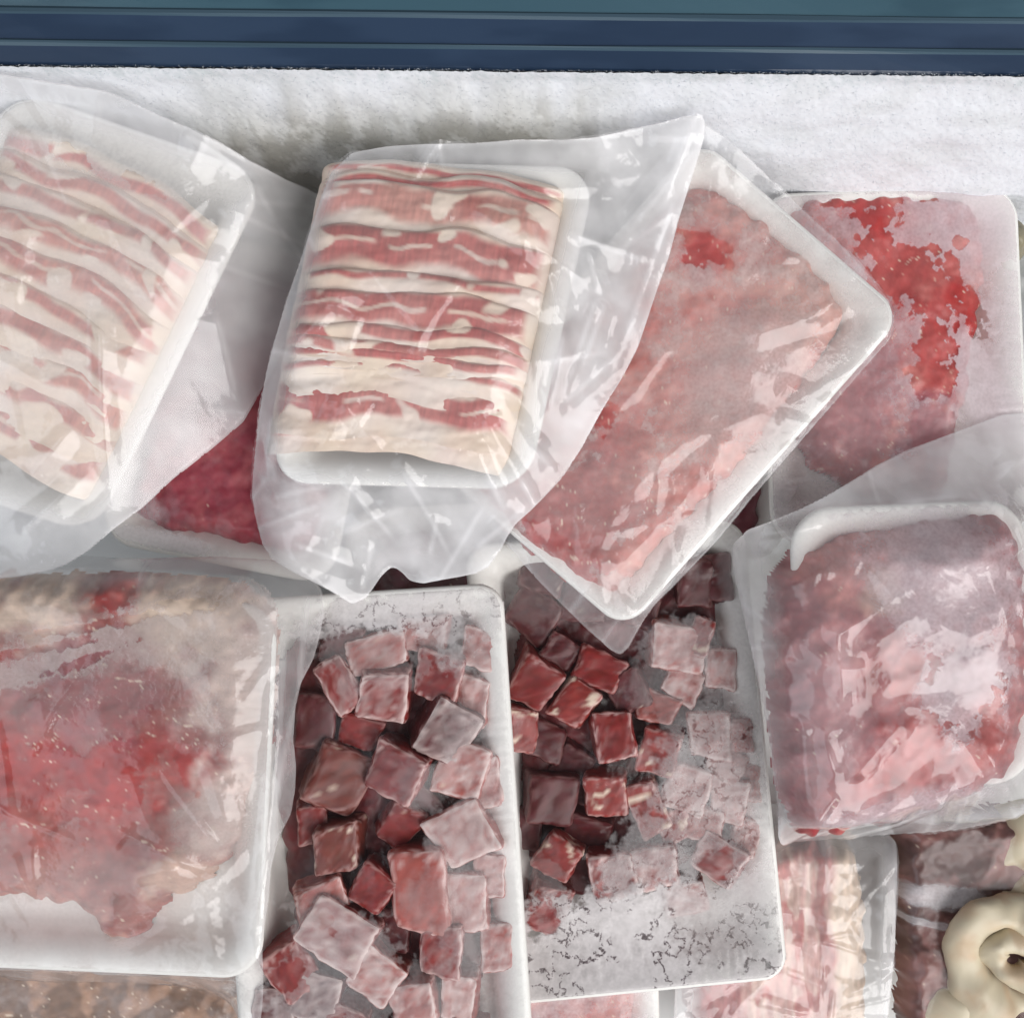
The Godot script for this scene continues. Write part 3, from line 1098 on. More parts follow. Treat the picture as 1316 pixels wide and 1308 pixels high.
func coil(t: Node3D, called: String, at: Vector3, big: Vector2, thick: float, turn: float, tilt: float, key: float) -> void:
	# one soft ring: a thick uneven tube bent round
	var st := SurfaceTool.new()
	st.begin(Mesh.PRIMITIVE_TRIANGLES)
	var n := noise("coil", 22.0, 2)
	var nf := noise("coilfine", 90.0, 3)
	var b := Basis.from_euler(Vector3(tilt, turn, 0))
	var seg := 72
	var round := 22
	for i in seg:
		var a := i * TAU / seg
		var c := Vector3(cos(a) * big.x, 0, sin(a) * big.y)
		var out := Vector3(cos(a), 0, sin(a))
		var fat := thick * (1.0 + 0.28 * sin(a * 2.0 + key * 2.0) + 0.15 * sin(a * 3.0 + key))
		for k in round:
			var e := k * TAU / round
			var q := c + (out * cos(e) + Vector3.UP * sin(e) * 0.85) * fat
			q += Vector3(n.get_noise_3d(q.x, key, q.z), n.get_noise_3d(q.z, q.x, key), n.get_noise_3d(key, q.z, q.x)) * 0.006
			q += (out * cos(e) + Vector3.UP * sin(e)) * nf.get_noise_3d(q.x, q.y + key, q.z) * 0.0007
			var col := Color(0.60, 0.53, 0.39).lerp(Color(0.54, 0.42, 0.29), sm(-0.1, 0.5, n.get_noise_3d(q.x * 2.0, q.y * 2.0 + key, q.z * 2.0)))
			col = col.lerp(Color(0.62, 0.46, 0.30), sm(0.3, -0.9, sin(e)) * 0.0 + sm(0.25, 0.6, nf.get_noise_3d(q.x * 0.5, q.y, q.z * 0.5 + key)) * 0.4)
			st.set_color(col)
			st.add_vertex(b * q)
	for i in seg:
		for k in round:
			var a0 := i * round + k
			var a1 := i * round + (k + 1) % round
			var b0 := ((i + 1) % seg) * round + k
			var b1 := ((i + 1) % seg) * round + (k + 1) % round
			for x in [a0, a1, b1, a0, b1, b0]:
				st.add_index(x)
	st.generate_normals()
	var o := obj(called, st.commit(), mats.wet_meat, t)
	o.position = at


func roll() -> void:
	# pale coiled rings of offal, cut off by the right edge of the view
	var c := pt(1300, 1240, -0.02)
	var t := Node3D.new()
	t.name = "offal_rings"
	add_child(t, true)
	t.position = Vector3(c.x, -0.06, c.z)
	t.set_meta("label", "pale cream coiled rings of offal in the bottom right corner")
	t.set_meta("category", "offal")
	coil(t, "ring", Vector3(0.004, 0.024, 0.002), Vector2(0.024, 0.029), 0.0125, 0.3, 0.15, 1.0)
	coil(t, "ring", Vector3(0.004, 0.031, 0.001), Vector2(0.0095, 0.013), 0.0075, 0.9, -0.1, 2.3)
	coil(t, "ring", Vector3(0.004, 0.010, 0.056), Vector2(0.036, 0.020), 0.0135, -0.4, 0.1, 3.7)
	coil(t, "ring", Vector3(0.018, 0.008, -0.046), Vector2(0.022, 0.016), 0.0135, 0.6, -0.2, 5.1)


func knob() -> void:
	var c := pt(1312, 302, -0.005)
	var t := Node3D.new()
	t.name = "frozen_bundle"
	add_child(t, true)
	t.position = Vector3(c.x, -0.05, c.z)
	t.set_meta("label", "olive brown rounded bundle in grey film at the right edge beside the red pack")
	t.set_meta("category", "frozen food")
	for part in 2:
		var st := SurfaceTool.new()
		st.begin(Mesh.PRIMITIVE_TRIANGLES)
		var n := noise("knob", 30.0, 3)
		var seg := 40
		for k in 21:
			for i in seg:
				var a := i * TAU / seg
				var e := PI * 0.62 * k / 20.0
				var q := Vector3(sin(e) * cos(a), cos(e), sin(e) * sin(a)) * (Vector3(0.013, 0.026, 0.0125) if part == 0 else Vector3(0.030, 0.024, 0.055))
				q *= 1.0 + 0.25 * n.get_noise_3dv(q + Vector3.ONE * part)
				st.set_color(Color(0.27, 0.24, 0.16) if part == 0 else Color(0.42, 0.44, 0.43).lerp(Color(0.62, 0.63, 0.62), sm(-0.2, 0.4, n.get_noise_3dv(q * 2.0))))
				st.add_vertex(q)
		for k in 20:
			for i in seg:
				var a0 := k * seg + i
				var b0 := k * seg + (i + 1) % seg
				for x in [a0, b0, b0 + seg, a0, b0 + seg, a0 + seg]:
					st.add_index(x)
		st.generate_normals()
		var o := obj(["bundle_end", "grey_wrapping"][part], st.commit(), mats.meat, t)
		o.position = [Vector3(0, 0.018, 0), Vector3(0.016, 0.002, 0.06)][part]


# ------------------------------------------------------------------ packs that lie level
func build_middle_packs() -> void:
	# E: red meat against the frost wall, right
	var e := pack("meat_pack", "bright red frosted meat on a white tray against the frost wall at upper right", "meat pack", "", [[978, 243, 0.0], [1302, 240, 0.0], [1335, 690, 0.0], [985, 700, 0.0]])
	tray(e)
	var es := [[local(e, 1150, 340), 0.034, RED.lightened(0.05), 0.8], [local(e, 1200, 440), 0.030, RED.lightened(0.04), 0.9], [local(e, 1110, 262), 0.02, RED, 0.8], [local(e, 1245, 400), 0.016, RED, 0.8], [local(e, 1080, 520), 0.04, PURPLE.lerp(PINK, 0.25), 0.8], [local(e, 1195, 560), 0.02, PURPLE, 0.7]]
	slab(e, "meat", px_poly(e, [[1000, 246], [1120, 240], [1262, 246], [1276, 330], [1262, 450], [1240, 560], [1210, 680], [1080, 620], [1030, 575], [1018, 500], [1010, 380]]), 0.004, 0.003, mix_meat.bind({"key": "e", "a": LEAN.lerp(PINK, 0.4), "b": PINK, "marble": 0.32, "turn": 1.2, "spots": es}), 0.014)
	film(e, frost_map(e, 11, 0.36, 0.22, [
		[1080, 540, 75, 90, 10, 0.22, 0.5, 0.4], [1230, 290, 60, 55, 0, 0.58, 0.6, 0.4], [1262, 500, 30, 80, -30, 0.6, 0.5, 0.3],
		[1105, 260, 42, 10, -4, 0.03, 1.3, 0.08], [1122, 285, 26, 16, 10, 0.04, 1.4, 0.08], [1125, 315, 30, 24, 40, 0.03, 1.2, 0.06], [1160, 345, 34, 36, 30, 0.02, 1.0, 0.05], [1140, 360, 30, 24, 20, 0.04, 1.0, 0.06],
		[1195, 385, 34, 42, -15, 0.02, 0.9, 0.05], [1198, 440, 26, 34, 0, 0.02, 0.9, 0.05], [1192, 488, 28, 24, 0, 0.03, 0.8, 0.05], [1248, 402, 15, 34, -30, 0.03, 1.1, 0.05],
		[1188, 256, 20, 6, 10, 0.05, 1.2, 0.1], [1200, 326, 8, 18, -15, 0.05, 1.4, 0.1], [1222, 346, 8, 24, -15, 0.06, 1.6, 0.1], [1228, 314, 8, 8, 0, 0.1, 1.8, 0.1], [1296, 340, 12, 6, 20, 0.1, 1.5, 0.1], [1195, 548, 30, 26, 0, 0.16, 0.7, 0.2]], 0.0, Color(0.90, 0.85, 0.87)))
	# B: dark pink pack under the two left bags
	var b := pack("meat_pack", "purple red meat pack on a white tray under the two pork belly bags at left", "meat pack", "", [[205, 290, 0.004], [505, 345, 0.004], [430, 742, 0.004], [120, 708, 0.004]])
	tray(b)
	slab(b, "meat", inset_poly(b, 0.0125, 0.002, 8), 0.005, 0.0025, mix_meat.bind({"key": "b", "a": Color(0.26, 0.030, 0.048), "b": Color(0.36, 0.070, 0.085), "marble": 0.12, "turn": 0.9}))
	film(b, frost_map(b, 12, -0.02, 0.12, [[205, 694, 90, 12, 12, 0.45, 0.7, 0.4], [190, 650, 30, 16, 30, 0.34, 0.5, 0.4], [345, 380, 90, 70, 0, 0.35, 0.5, 0.5]]))
	# I: right cube pack
	var i := pack("cube_pack", "tray of dark red meat cubes with grey cracked frost on its lower end", "meat cubes", "meat cube packs", [[602, 692, -0.010], [950, 676, -0.010], [1022, 1266, -0.010], [646, 1286, -0.010]], 0.03, 0.014)
	tray(i)
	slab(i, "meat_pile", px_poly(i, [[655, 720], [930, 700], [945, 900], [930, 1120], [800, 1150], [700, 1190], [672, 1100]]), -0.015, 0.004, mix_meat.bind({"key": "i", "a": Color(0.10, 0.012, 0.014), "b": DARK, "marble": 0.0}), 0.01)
	var ic := [
		[688, 876, 52, 60, 35, 8, -4, 0.15, 0, 1], [742, 905, 50, 52, 42, 4, 6, 0.2, 3, 3], [768, 862, 62, 42, 30, -8, 6, 0.1, 0, 0], [812, 888, 56, 54, -20, 0, 10, 0.1, 1, 0], [790, 946, 56, 58, -3, -3, 2, 0.45, 0, 5],
		[852, 966, 46, 58, 18, 6, 14, 0.25, 3, 3], [781, 1020, 52, 50, 4, 12, 3, 0.4, 3, 2], [706, 1028, 62, 60, 10, 6, -8, 0.05, 1, -2], [693, 956, 62, 50, 28, -10, -6, 0.05, 1, -6], [836, 1036, 40, 66, -16, 6, 14, 0.5, 3, 1],
		[722, 1102, 48, 50, 38, 8, 6, 0.2, 3, 3], [700, 1162, 50, 62, 28, 8, -8, 0.35, 0, 2], [789, 1122, 54, 60, -3, 2, 0, 0.75, 0, 5], [846, 1112, 58, 56, -6, 0, 4, 0.85, 0, 3], [930, 1106, 60, 54, 32, 4, 10, 0.7, 0, 4],
		[914, 945, 56, 60, 8, -4, 4, 0.95, 2, 3], [955, 945, 30, 44, 4, 0, 6, 0.6, 2, 1], [892, 745, 46, 60, 4, 6, -4, 0.1, 1, 1], [924, 745, 36, 62, 3, -4, 8, 0.2, 1, 0], [868, 830, 60, 58, 12, 5, -6, 0.8, 2, 3],
		[900, 820, 26, 56, 22, 0, 8, 0.5, 3, 3], [848, 912, 50, 40, 24, -6, 8, 0.5, 2, 0], [664, 938, 40, 56, 12, 6, -14, 0.3, 3, 0], [755, 1072, 60, 44, 20, 16, 2, 0.0, 1, -8], [740, 985, 50, 52, 40, 10, 0, 0.0, 1, -9],
		[888, 1010, 60, 60, 24, 2, 4, 0.95, 2, 2], [835, 985, 44, 44, 30, 8, 0, 0.0, 1, -8], [940, 1030, 46, 56, 12, 0, 6, 0.9, 2, 1], [672, 1072, 50, 56, 16, 0, 0, 0.0, 1, -9], [722, 838, 46, 40, 38, 0, 0, 0.1, 1, -4],
		[820, 770, 60, 60, 25, 0, 0, 0.3, 1, -4], [755, 770, 60, 60, 12, 4, 4, 0.1, 1, -7], [690, 790, 64, 60, 40, 4, 4, 0.1, 1, -7], [700, 735, 60, 56, 20, 0, 0, 0.2, 1, -6], [930, 860, 40, 50, 10, 0, 8, 0.8, 2, -2], [880, 880, 46, 44, 33, 0, 4, 0.9, 2, -1], [905, 1060, 50, 46, 14, 0, 4, 0.8, 2, 0], [965, 1005, 34, 50, 8, 0, 8, 0.8, 2, -1], [880, 1160, 56, 40, -8, 0, 0, 0.9, 2, -3], [960, 1080, 36, 50, 20, 0, 6, 0.8, 2, -1], [935, 985, 48, 44, 30, 0, 4, 0.9, 2, 0], [870, 1058, 40, 44, -14, 4, 4, 0.6, 3, -1]]
	for k in ic.size():
		cube(i, ic[k], 100 + k)
	film(i, frost_map(i, 13, -0.09, 0.10, [
		[955, 780, 26, 150, -5, 0.31, 0.4, 0.5], [935, 1010, 60, 150, -8, 0.38, 0.6, 0.4], [872, 832, 46, 42, 10, 0.31, 0.8, 0.3], [910, 945, 60, 44, 0, 0.41, 0.7, 0.4], [890, 1010, 56, 60, 20, 0.43, 0.6, 0.3],
		[860, 1085, 80, 44, -10, 0.36, 0.9, 0.3], [800, 1195, 190, 58, -5, 0.85, 0.8, 0.25], [820, 1245, 240, 40, -4, 0.90, 0.3, 0.3], [700, 1215, 60, 50, 0, 0.80, 0.7, 0.3], [940, 1180, 80, 70, 0, 0.46, 0.6, 0.4], [790, 1122, 20, 24, 0, 0.43, 0.5, 0.3], [700, 1120, 30, 22, 30, 0.19, 0.8, 0.4],
		[850, 880, 50, 40, 20, 0.19, 0.8, 0.5], [720, 760, 90, 50, 0, 0.17, 0.6, 0.5],
		[920, 1112, 18, 30, 30, 0.06, 0.8, 0.2], [700, 1180, 20, 22, 30, 0.06, 0.7, 0.2]], 0.75, Color(0.82, 0.80, 0.80)), 90)
	# H: left cube pack, lapping over the right one
	var h := pack("cube_pack", "tray of meat cubes with a white frosted top beside the large red pack", "meat cubes", "meat cube packs", [[270, 776, 0.016], [645, 746, 0.016], [690, 1400, 0.016], [312, 1428, 0.016]], 0.03, 0.014)
	tray(h)
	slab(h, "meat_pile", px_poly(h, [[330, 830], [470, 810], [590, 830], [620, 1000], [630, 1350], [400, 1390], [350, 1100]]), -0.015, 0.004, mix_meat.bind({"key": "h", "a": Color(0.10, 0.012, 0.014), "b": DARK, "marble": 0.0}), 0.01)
	var hc := [
		[433, 882, 44, 70, -28, 6, -10, 0.6, 0, 3], [494, 884, 66, 66, 8, 14, 0, 0.7, 0, 4], [566, 868, 56, 56, 14, 4, 8, 0.5, 0, 2], [572, 938, 76, 70, 34, 4, -8, 0.7, 1, 2], [514, 988, 72, 62, 26, 6, 14, 0.5, 0, 5],
		[428, 1005, 84, 84, 32, -8, -10, 0.05, 4, -2], [400, 930, 56, 66, 10, 0, -6, 0.05, 1, -4], [460, 938, 52, 44, 20, 10, 0, 0.0, 0, -7], [433, 1086, 66, 62, 1, 8, 2, 0.15, 4, 3], [480, 1142, 48, 56, 32, 4, 6, 0.1, 0, 4],
		[541, 1140, 68, 108, 2, 4, 2, 0.5, 2, 4], [598, 1072, 76, 60, -22, -4, 6, 0.95, 2, 4], [512, 1062, 50, 60, 38, 8, -6, 0.05, 0, -4], [410, 1156, 70, 46, -20, 10, 0, 0.6, 2, 0], [436, 1200, 84, 66, 34, 2, 2, 0.9, 0, 3],
		[372, 1246, 50, 60, -30, 8, -6, 0.4, 0, 2], [484, 1252, 62, 60, 40, 0, 0, 0.95, 2, 3], [566, 1222, 52, 64, 8, 2, 6, 0.6, 0, 2], [532, 1284, 62, 56, -8, 4, 4, 0.8, 2, 3], [410, 1284, 60, 62, 20, 0, 0, 0.8, 1, 1],
		[352, 1296, 50, 50, 10, 0, 0, 0.7, 1, 0], [446, 1316, 46, 46, 36, 4, 6, 0.6, 0, 2], [486, 836, 70, 46, -10, 0, 0, 0.8, 2, 0], [598, 990, 54, 70, 22, 0, 8, 0.8, 2, 0], [602, 1160, 46, 70, 4, 0, 4, 0.9, 2, 0],
		[592, 1284, 46, 60, 10, 0, 4, 0.9, 2, 0], [548, 1045, 44, 44, 45, 8, 0, 0.0, 1, -7], [398, 1060, 36, 50, 6, 4, -8, 0.2, 0, -3], [505, 1200, 44, 50, 12, 0, 0, 0.0, 1, -8], [440, 830, 50, 46, 20, 0, 0, 0.4, 1, -2], [545, 815, 60, 44, 4, 0, 0, 0.7, 2, -3], [520, 1340, 60, 50, 4, 0, 0, 0.5, 0, 2], [600, 1340, 50, 50, 20, 0, 0, 0.5, 0, 1], [610, 900, 44, 60, 12, 0, 6, 0.8, 2, -1], [628, 1010, 40, 60, -8, 0, 6, 0.8, 2, -1], [630, 1130, 40, 56, 10, 0, 6, 0.8, 2, -2], [640, 1220, 40, 60, 4, 0, 6, 0.8, 2, -2], [618, 838, 44, 50, 18, 0, 4, 0.8, 2, -2]]
	for k in hc.size():
		cube(h, hc[k], 200 + k)
	film(h, frost_map(h, 14, -0.09, 0.10, [
		[540, 790, 150, 36, -4, 0.76, 0.7, 0.3], [600, 800, 50, 60, 0, 0.56, 0.6, 0.3], [480, 838, 70, 30, -8, 0.20, 0.9, 0.25], [495, 862, 44, 22, 5, 0.16, 0.7, 0.3], [445, 875, 18, 28, -28, 0.16, 0.7, 0.3],
		[632, 1000, 34, 220, -4, 0.20, 0.7, 0.4], [535, 1000, 32, 34, 26, 0.13, 0.6, 0.3], [598, 1072, 50, 38, -22, 0.23, 0.6, 0.3], [600, 940, 30, 60, 20, 0.16, 0.7, 0.4], [600, 1170, 40, 70, 0, 0.23, 0.6, 0.4], [620, 1270, 50, 110, 0, 0.21, 0.7, 0.4],
		[440, 1205, 70, 48, 30, 0.20, 0.9, 0.25], [430, 1275, 100, 56, 0, 0.20, 1.0, 0.25], [545, 1160, 32, 40, 0, 0.13, 0.6, 0.5], [560, 1280, 60, 50, 0, 0.16, 0.8, 0.4], [415, 1155, 30, 20, -20, 0.14, 0.6, 0.4],
		[370, 1255, 24, 18, -35, 0.03, 0.7, 0.15], [422, 1180, 10, 22, -40, 0.05, 1.6, 0.15], [608, 972, 8, 34, 0, 0.08, 1.8, 0.2], [436, 1315, 10, 12, 0, 0.03, 1.2, 0.2], [428, 880, 7, 26, 22, 0.03, 0.7, 0.2]], 0.45, Color(0.90, 0.88, 0.88)), 90)
	# G: large pack at lower left, in a bag, lapping over the left cube pack
	var g := pack("meat_pack", "large red and cream frosted meat pack in a clear bag at lower left", "meat pack", "", [[-118, 730, 0.045], [366, 734, 0.045], [328, 1250, 0.045], [-126, 1250, 0.045]])
	tray(g, Vector4(0.0, 0.0, 0.013, 0.0))
	var gs := [[local(g, 110, 1000), 0.034, HOT, 0.9], [local(g, 30, 985), 0.03, HOT, 0.9], [local(g, -30, 1000), 0.03, HOT, 0.9], [local(g, 170, 985), 0.022, HOT, 0.9], [local(g, 250, 985), 0.012, RED, 0.8], [local(g, 250, 770), 0.035, FAT, 0.8], [local(g, 60, 765), 0.025, FAT, 0.8], [local(g, 150, 760), 0.012, RED, 0.8], [local(g, 60, 1195), 0.03, FAT, 0.7], [local(g, 240, 1130), 0.02, FAT, 0.5], [local(g, 335, 880), 0.035, Color(0.76, 0.63, 0.56), 0.8], [local(g, 330, 1040), 0.032, Color(0.74, 0.60, 0.54), 0.8], [local(g, 130, 880), 0.035, PURPLE, 0.5], [local(g, 50, 1120), 0.04, Color(0.44, 0.12, 0.10), 0.8]]
	slab(g, "meat", px_poly(g, [[-112, 738], [150, 738], [346, 744], [348, 900], [325, 1060], [255, 1150], [200, 1165], [168, 1228], [120, 1210], [95, 1165], [-100, 1160]]), 0.006, 0.003, mix_meat.bind({"key": "g", "a": Color(0.28, 0.036, 0.028), "b": Color(0.31, 0.075, 0.06), "marble": 0.34, "turn": 0.1, "zoom": 0.8, "spots": gs}), 0.02)
	film(g, frost_map(g, 15, 0.10, 0.20, [
		[190, 810, 190, 46, -3, 0.55, 0.9, 0.4], [60, 790, 80, 14, -3, 0.2, 0.9, 0.3], [340, 880, 50, 130, 0, 0.62, 0.5, 0.5], [270, 880, 40, 60, 0, 0.45, 0.7, 0.5], [50, 860, 90, 16, -16, 0.5, 1.0, 0.3], [275, 1060, 50, 50, 20, 0.5, 0.4, 0.35], [80, 1140, 200, 40, 0, 0.26, 0.4, 0.5], [150, 905, 110, 30, -6, 0.16, 0.6, 0.5],
		[40, 995, 150, 26, -5, 0.03, 0.5, 0.08], [160, 968, 46, 24, -8, 0.03, 0.5, 0.08], [165, 1012, 30, 28, 0, 0.04, 0.6, 0.08], [80, 1040, 110, 20, -8, 0.05, 0.8, 0.1], [244, 985, 9, 32, -20, 0.04, 0.9, 0.1], [198, 924, 20, 18, 0, 0.06, 0.8, 0.12], [150, 752, 26, 24, 10, 0.04, 1.4, 0.2], [190, 790, 70, 6, -12, 0.06, 1.6, 0.2], [100, 806, 60, 5, -8, 0.06, 1.6, 0.15], [70, 830, 70, 6, -10, 0.06, 1.6, 0.15], [240, 775, 40, 6, 0, 0.06, 1.8, 0.2], [120, 845, 50, 5, -20, 0.06, 1.6, 0.2]], 0.0, Color(0.82, 0.77, 0.75)), 70, -3.0)
	bag(g, [[-150, 714, 0.043], [100, 718, 0.042], [335, 716, 0.038], [392, 736, 0.028], [416, 770, 0.022], [412, 830, 0.022], [388, 885, 0.016], [386, 960, 0.016], [388, 1020, 0.016], [364, 1075, 0.016], [358, 1150, 0.016], [346, 1240, 0.016], [336, 1330, 0.012], [240, 1300, 0.0], [100, 1292, 0.0], [-150, 1296, 0.0]], 0.03, 0.24, [[372, 790, 350, 1230, 0.003, 0.004], [380, 900, 330, 1210, 0.002, 0.003], [395, 760, 385, 900, 0.002, 0.003], [240, 950, 375, 925, 0.001, 0.002], [275, 1130, 330, 1075, 0.0015, 0.003], [275, 1130, 290, 1230, 0.0015, 0.003], [190, 1105, 255, 1095, 0.001, 0.003], [66, 1060, 68, 1125, 0.0012, 0.0015]], 22, 0.7, 0.05)


# ------------------------------------------------------------------ packs on top
func build_upper_packs() -> void:
	var orange := Color(0.58, 0.19, 0.12)
	# D: large pale pink pack, right of centre
	var d := pack("meat_pack", "large pale pink frosted meat pack lying askew on its white tray right of centre", "meat pack", "", [[895, 182, 0.050], [1168, 396, 0.048], [808, 812, 0.030], [541, 592, 0.030]], 0.024, 0.015)
	tray(d)
	var ds := [[local(d, 690, 690), 0.022, RED, 0.8], [local(d, 770, 550), 0.02, RED, 0.8], [local(d, 740, 650), 0.035, Color(0.36, 0.07, 0.07), 0.8], [local(d, 905, 325), 0.014, RED, 0.9], [local(d, 760, 745), 0.02, LEAN, 0.8], [local(d, 1050, 380), 0.03, Color(0.66, 0.36, 0.28), 0.6]]
	slab(d, "meat", px_poly(d, [[880, 215], [965, 255], [1062, 342], [1100, 400], [1062, 460], [940, 625], [850, 706], [796, 768], [762, 772], [650, 694], [570, 600], [695, 430]]), 0.004, 0.003, mix_meat.bind({"key": "d", "a": Color(0.50, 0.13, 0.105), "b": Color(0.60, 0.25, 0.21), "marble": 0.3, "turn": 0.9, "zoom": 0.8, "spots": ds}), 0.016)
	film(d, frost_map(d, 16, 0.28, 0.36, [
		[760, 640, 80, 70, -50, 0.2, 0.8, 0.5], [720, 715, 60, 40, 30, 0.12, 0.7, 0.4], [800, 570, 60, 40, -40, 0.24, 1.2, 0.4], [960, 480, 90, 60, -50, 0.5, 0.8, 0.5],
		[903, 312, 30, 8, 20, 0.03, 1.0, 0.1], [915, 330, 26, 8, 30, 0.03, 1.0, 0.1], [890, 336, 16, 12, 40, 0.05, 1.4, 0.1], [772, 535, 22, 20, 0, 0.04, 1.4, 0.12], [700, 690, 34, 12, 30, 0.05, 0.9, 0.15]], 0.0, Color(0.90, 0.86, 0.85)), 70, -3.0)
	bag(d, [[880, 168, 0.058], [905, 166, 0.058], [1010, 246, 0.05], [1120, 340, 0.049], [1162, 392, 0.046], [1160, 420, 0.044], [1120, 462, 0.042], [980, 625, 0.034], [905, 715, 0.028], [845, 770, 0.022], [822, 800, 0.014], [806, 848, 0.010], [780, 835, 0.010], [660, 712, 0.018], [600, 640, 0.022], [530, 590, 0.02], [700, 380, 0.035]], 0.04, 0.2, [[950, 440, 1080, 400, 0.003, 0.004], [1000, 405, 1095, 390, 0.003, 0.004], [960, 270, 985, 325, 0.0015, 0.002], [985, 325, 1030, 345, 0.0015, 0.002], [755, 735, 800, 640, 0.0015, 0.0025], [800, 640, 930, 520, 0.0015, 0.003], [820, 800, 900, 715, 0.002, 0.003], [840, 800, 1100, 480, 0.0012, 0.003]], 23, 0.6, 0.05)
	# F: white milky bag, right
	var f := pack("meat_pack", "very white crumpled milky bag round red meat at the right edge", "meat pack", "", [[966, 690, 0.034], [1350, 588, 0.038], [1345, 1030, 0.035], [1004, 1106, 0.033]], 0.022, 0.022)
	tray(f, Vector4(0.017, 0.010, 0.003, 0.022))
	var fs := [[local(f, 1150, 945), 0.025, RED.lightened(0.06), 0.9], [local(f, 1110, 990), 0.012, RED, 0.9], [local(f, 1260, 930), 0.02, LEAN, 0.9], [local(f, 1040, 920), 0.035, PURPLE.lerp(PINK, 0.25), 0.7], [local(f, 1030, 800), 0.03, PURPLE.lerp(PINK, 0.4), 0.5], [local(f, 1090, 700), 0.03, PINK, 0.8], [local(f, 1125, 760), 0.012, TAN, 0.7]]
	slab(f, "meat", px_poly(f, [[994, 736], [1034, 702], [1150, 668], [1316, 636], [1336, 800], [1326, 960], [1290, 1024], [1100, 1078], [1018, 1084], [998, 960], [986, 850]]), 0.014, 0.004, mix_meat.bind({"key": "f", "a": Color(0.30, 0.04, 0.045), "b": Color(0.40, 0.10, 0.095), "marble": 0.15, "turn": 1.1, "zoom": 0.9, "spots": fs}), 0.03)
	film(f, frost_map(f, 17, 0.05, 0.22, [  # the first frost patch also paints in the white sheen of the bag
		[1200, 740, 110, 85, 20, 0.58, 0.7, 0.5], [1225, 870, 66, 70, 0, 0.52, 0.8, 0.4], [1050, 800, 60, 60, 0, 0.14, 0.6, 0.5], [1040, 950, 55, 100, 0, 0.16, 0.6, 0.5], [1170, 1040, 120, 30, -12, 0.45, 0.5, 0.4],
		[1155, 942, 40, 28, -25, 0.02, 1.0, 0.06], [1108, 990, 18, 14, 0, 0.02, 0.9, 0.08], [1175, 982, 14, 14, 0, 0.03, 1.2, 0.08], [1258, 925, 14, 46, 12, 0.05, 1.6, 0.08], [1245, 965, 16, 18, 12, 0.05, 1.4, 0.1], [1150, 865, 16, 40, 30, 0.06, 0.7, 0.25], [1190, 850, 8, 18, 12, 0.1, 1.8, 0.1]], 0.0, Color(0.94, 0.89, 0.91)), 70, 0.008)
	bag(f, [[936, 686, 0.010], [1000, 664, 0.020], [1060, 632, 0.022], [1150, 586, 0.022], [1240, 556, 0.022], [1330, 520, 0.02], [1430, 540, 0.02], [1430, 1050, 0.02], [1320, 1056, 0.02], [1240, 1078, 0.012], [1160, 1092, 0.008], [1060, 1104, 0.004], [1012, 1100, 0.006], [1000, 1070, 0.012], [985, 960, 0.014], [965, 850, 0.014], [948, 740, 0.012]], 0.034, 0.52, [[985, 765, 1075, 715, 0.003, 0.003], [1072, 690, 1150, 780, 0.003, 0.004], [1150, 780, 1225, 815, 0.002, 0.004], [1165, 778, 1095, 830, 0.003, 0.005], [1080, 840, 1085, 915, 0.003, 0.004], [1060, 790, 1068, 905, 0.003, 0.003], [1150, 905, 1068, 1010, 0.004, 0.005], [1068, 1010, 1036, 1060, 0.003, 0.003], [1022, 905, 1034, 1056, 0.002, 0.002], [1048, 930, 1066, 1008, 0.002, 0.002], [990, 825, 1020, 880, 0.003, 0.005], [1245, 630, 1310, 716, 0.003, 0.004], [1140, 650, 1240, 636, 0.003, 0.004], [1235, 700, 1295, 840, 0.002, 0.004], [1295, 840, 1316, 700, 0.002, 0.004], [1100, 1050, 1250, 990, 0.003, 0.006], [1250, 990, 1290, 900, 0.002, 0.004]], 24, 1.0, 0.08)
	# A: pork belly at upper left
	var a := pack("pork_belly_pack", "pale striped pork belly slices in a milky bag at the upper left", "meat pack", "pork belly packs", [[12, 112, 0.072], [344, 224, 0.056], [122, 692, 0.042], [-208, 584, 0.052]], 0.022, 0.02, true)
	tray(a)
	var salmon := Color(0.62, 0.22, 0.14)
	slices(a, [[0.9, 0.25, 0.35, PINK, 0], [0.9, 0.08, 0.60, salmon.lerp(PINK, 0.6), 0], [1.0, 0.06, 0.75, Color(0.52, 0.24, 0.18), 0], [1.2, 0.05, 0.55, salmon, 1], [1.3, 0.06, 0.45, salmon, 1], [1.0, 0.06, 0.75, salmon, 0], [1.1, 0.06, 0.62, salmon.lerp(LEAN, 0.3), 0], [1.2, 0.05, 0.5, salmon, 1], [1.1, 0.06, 0.55, salmon.lerp(TAN, 0.3), 0], [1.2, 0.10, 0.40, salmon.lerp(TAN, 0.4), 1]], 0.016, 4, 0.006, 0.010, 0.012, 0.014, 0.36, 0.014, 0.012)
	film(a, frost_map(a, 18, 0.14, 0.16, [[150, 185, 190, 46, 20, 0.6, 0.5, 0.5], [60, 560, 70, 70, 0, 0.12, 0.6, 0.5], [30, 390, 50, 60, 0, 0.1, 0.5, 0.5], [100, 205, 26, 10, 30, 0.03, 1.3, 0.1], [185, 240, 26, 10, 32, 0.03, 1.4, 0.1], [25, 215, 22, 16, 0, 0.08, 1.2, 0.15], [235, 380, 50, 70, 25, 0.14, 0.6, 0.6]], 0.0, Color(0.95, 0.94, 0.92)), 70, -3.0)
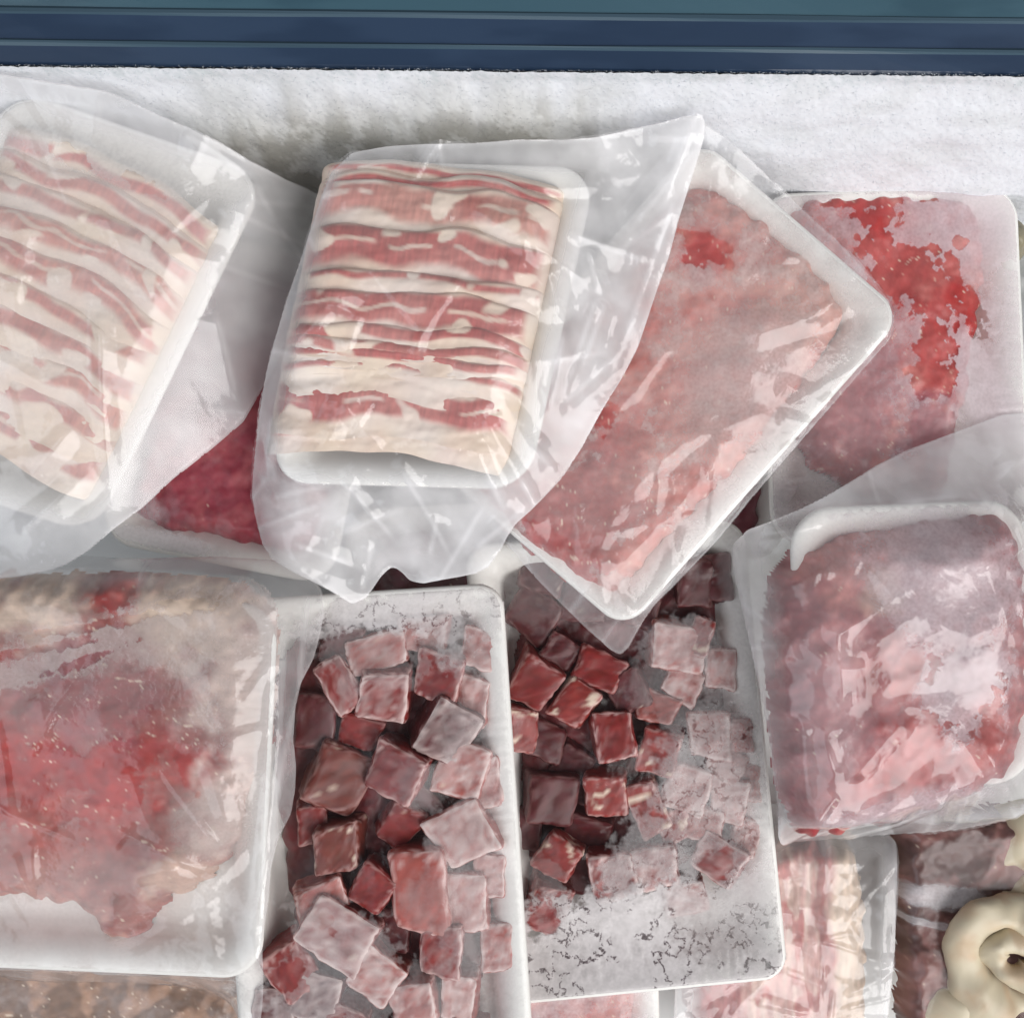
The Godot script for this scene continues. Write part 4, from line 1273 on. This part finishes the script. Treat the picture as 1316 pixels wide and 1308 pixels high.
	bag(a, [[-260, 130, 0.06], [-60, 108, 0.074], [40, 116, 0.072], [140, 132, 0.066], [205, 160, 0.058], [275, 190, 0.052], [345, 225, 0.045], [436, 244, 0.030], [412, 320, 0.028], [330, 520, 0.024], [250, 600, 0.018], [180, 668, 0.014], [128, 716, 0.014], [90, 734, 0.014], [0, 742, 0.014], [-260, 712, 0.02]], 0.048, 0.50, [[150, 400, 140, 640, 0.003, 0.003], [68, 300, 40, 420, 0.002, 0.003], [40, 620, 110, 545, 0.003, 0.004], [0, 600, 60, 585, 0.002, 0.004], [330, 235, 350, 280, 0.002, 0.002], [350, 280, 385, 330, 0.0015, 0.0025], [275, 400, 290, 520, 0.003, 0.008], [20, 690, 130, 600, 0.003, 0.005], [250, 190, 340, 240, 0.002, 0.006]], 25, 0.6, 0.22)
	# C: pork belly at the top centre
	var c := pack("pork_belly_pack", "red striped pork belly in a clear bag with a wide loose flap", "meat pack", "pork belly packs", [[440, 214, 0.060], [752, 194, 0.062], [696, 644, 0.056], [318, 606, 0.056]], 0.024, 0.02, true)
	tray(c, Vector4(0.003, 0.0, 0.002, 0.0))
	var rosy := LEAN.lerp(PINK, 0.35)
	slices(c, [[0.4, 0.3, 0.3, RED, 0], [0.45, 0.3, 0.3, RED, 0], [1.45, 0.05, 0.30, TAN.lerp(PINK, 0.5), 1], [1.5, 0.04, 0.12, rosy, 1], [0.7, 0.03, 0.95, rosy, 0], [1.15, 0.04, 0.10, rosy, 1], [0.5, 0.06, 0.2, LEAN, 0], [0.45, 0.06, 0.25, LEAN.lerp(TAN, 0.2), 0], [0.45, 0.08, 0.25, LEAN, 0], [0.65, 0.03, 0.95, rosy, 0], [1.3, 0.03, 0.10, LEAN, 1], [0.6, 0.03, 0.1, TAN.lerp(PINK, 0.5), 0]], 0.008, 2, -0.003, 0.012, 0.002, 0.012, 0.40, 0.008, 0.018)
	bag(c, [[436, 212, 0.058], [520, 196, 0.062], [640, 190, 0.064], [750, 182, 0.066], [830, 166, 0.066], [898, 148, 0.070], [906, 166, 0.062], [880, 260, 0.056], [852, 350, 0.052], [828, 430, 0.050], [790, 500, 0.046], [732, 600, 0.042], [690, 650, 0.038], [655, 682, 0.036], [640, 712, 0.024], [622, 734, 0.020], [585, 742, 0.018], [530, 752, 0.016], [514, 730, 0.018], [500, 726, 0.016], [462, 780, 0.012], [440, 762, 0.012], [395, 742, 0.02], [340, 712, 0.026], [312, 650, 0.034], [314, 600, 0.042], [360, 440, 0.05], [410, 290, 0.056]], 0.058, 0.62, [[590, 270, 770, 375, 0.004, 0.004], [770, 375, 720, 520, 0.004, 0.005], [700, 350, 725, 420, 0.004, 0.005], [725, 420, 706, 540, 0.003, 0.004], [755, 320, 775, 385, 0.003, 0.003], [780, 385, 745, 480, 0.003, 0.004], [720, 520, 800, 450, 0.002, 0.003], [870, 250, 790, 480, 0.004, 0.008], [440, 215, 455, 290, 0.002, 0.005], [400, 430, 520, 330, 0.002, 0.005], [455, 500, 410, 600, 0.002, 0.004], [330, 640, 440, 620, 0.003, 0.004], [440, 620, 500, 700, 0.003, 0.003], [420, 690, 520, 650, 0.003, 0.004], [545, 720, 560, 655, 0.003, 0.006], [600, 715, 690, 640, 0.003, 0.004], [450, 770, 470, 690, 0.003, 0.004], [360, 700, 450, 735, 0.003, 0.004], [350, 530, 330, 620, 0.002, 0.003], [560, 395, 535, 470, 0.0012, 0.002]], 26, 1.0, 0.11)
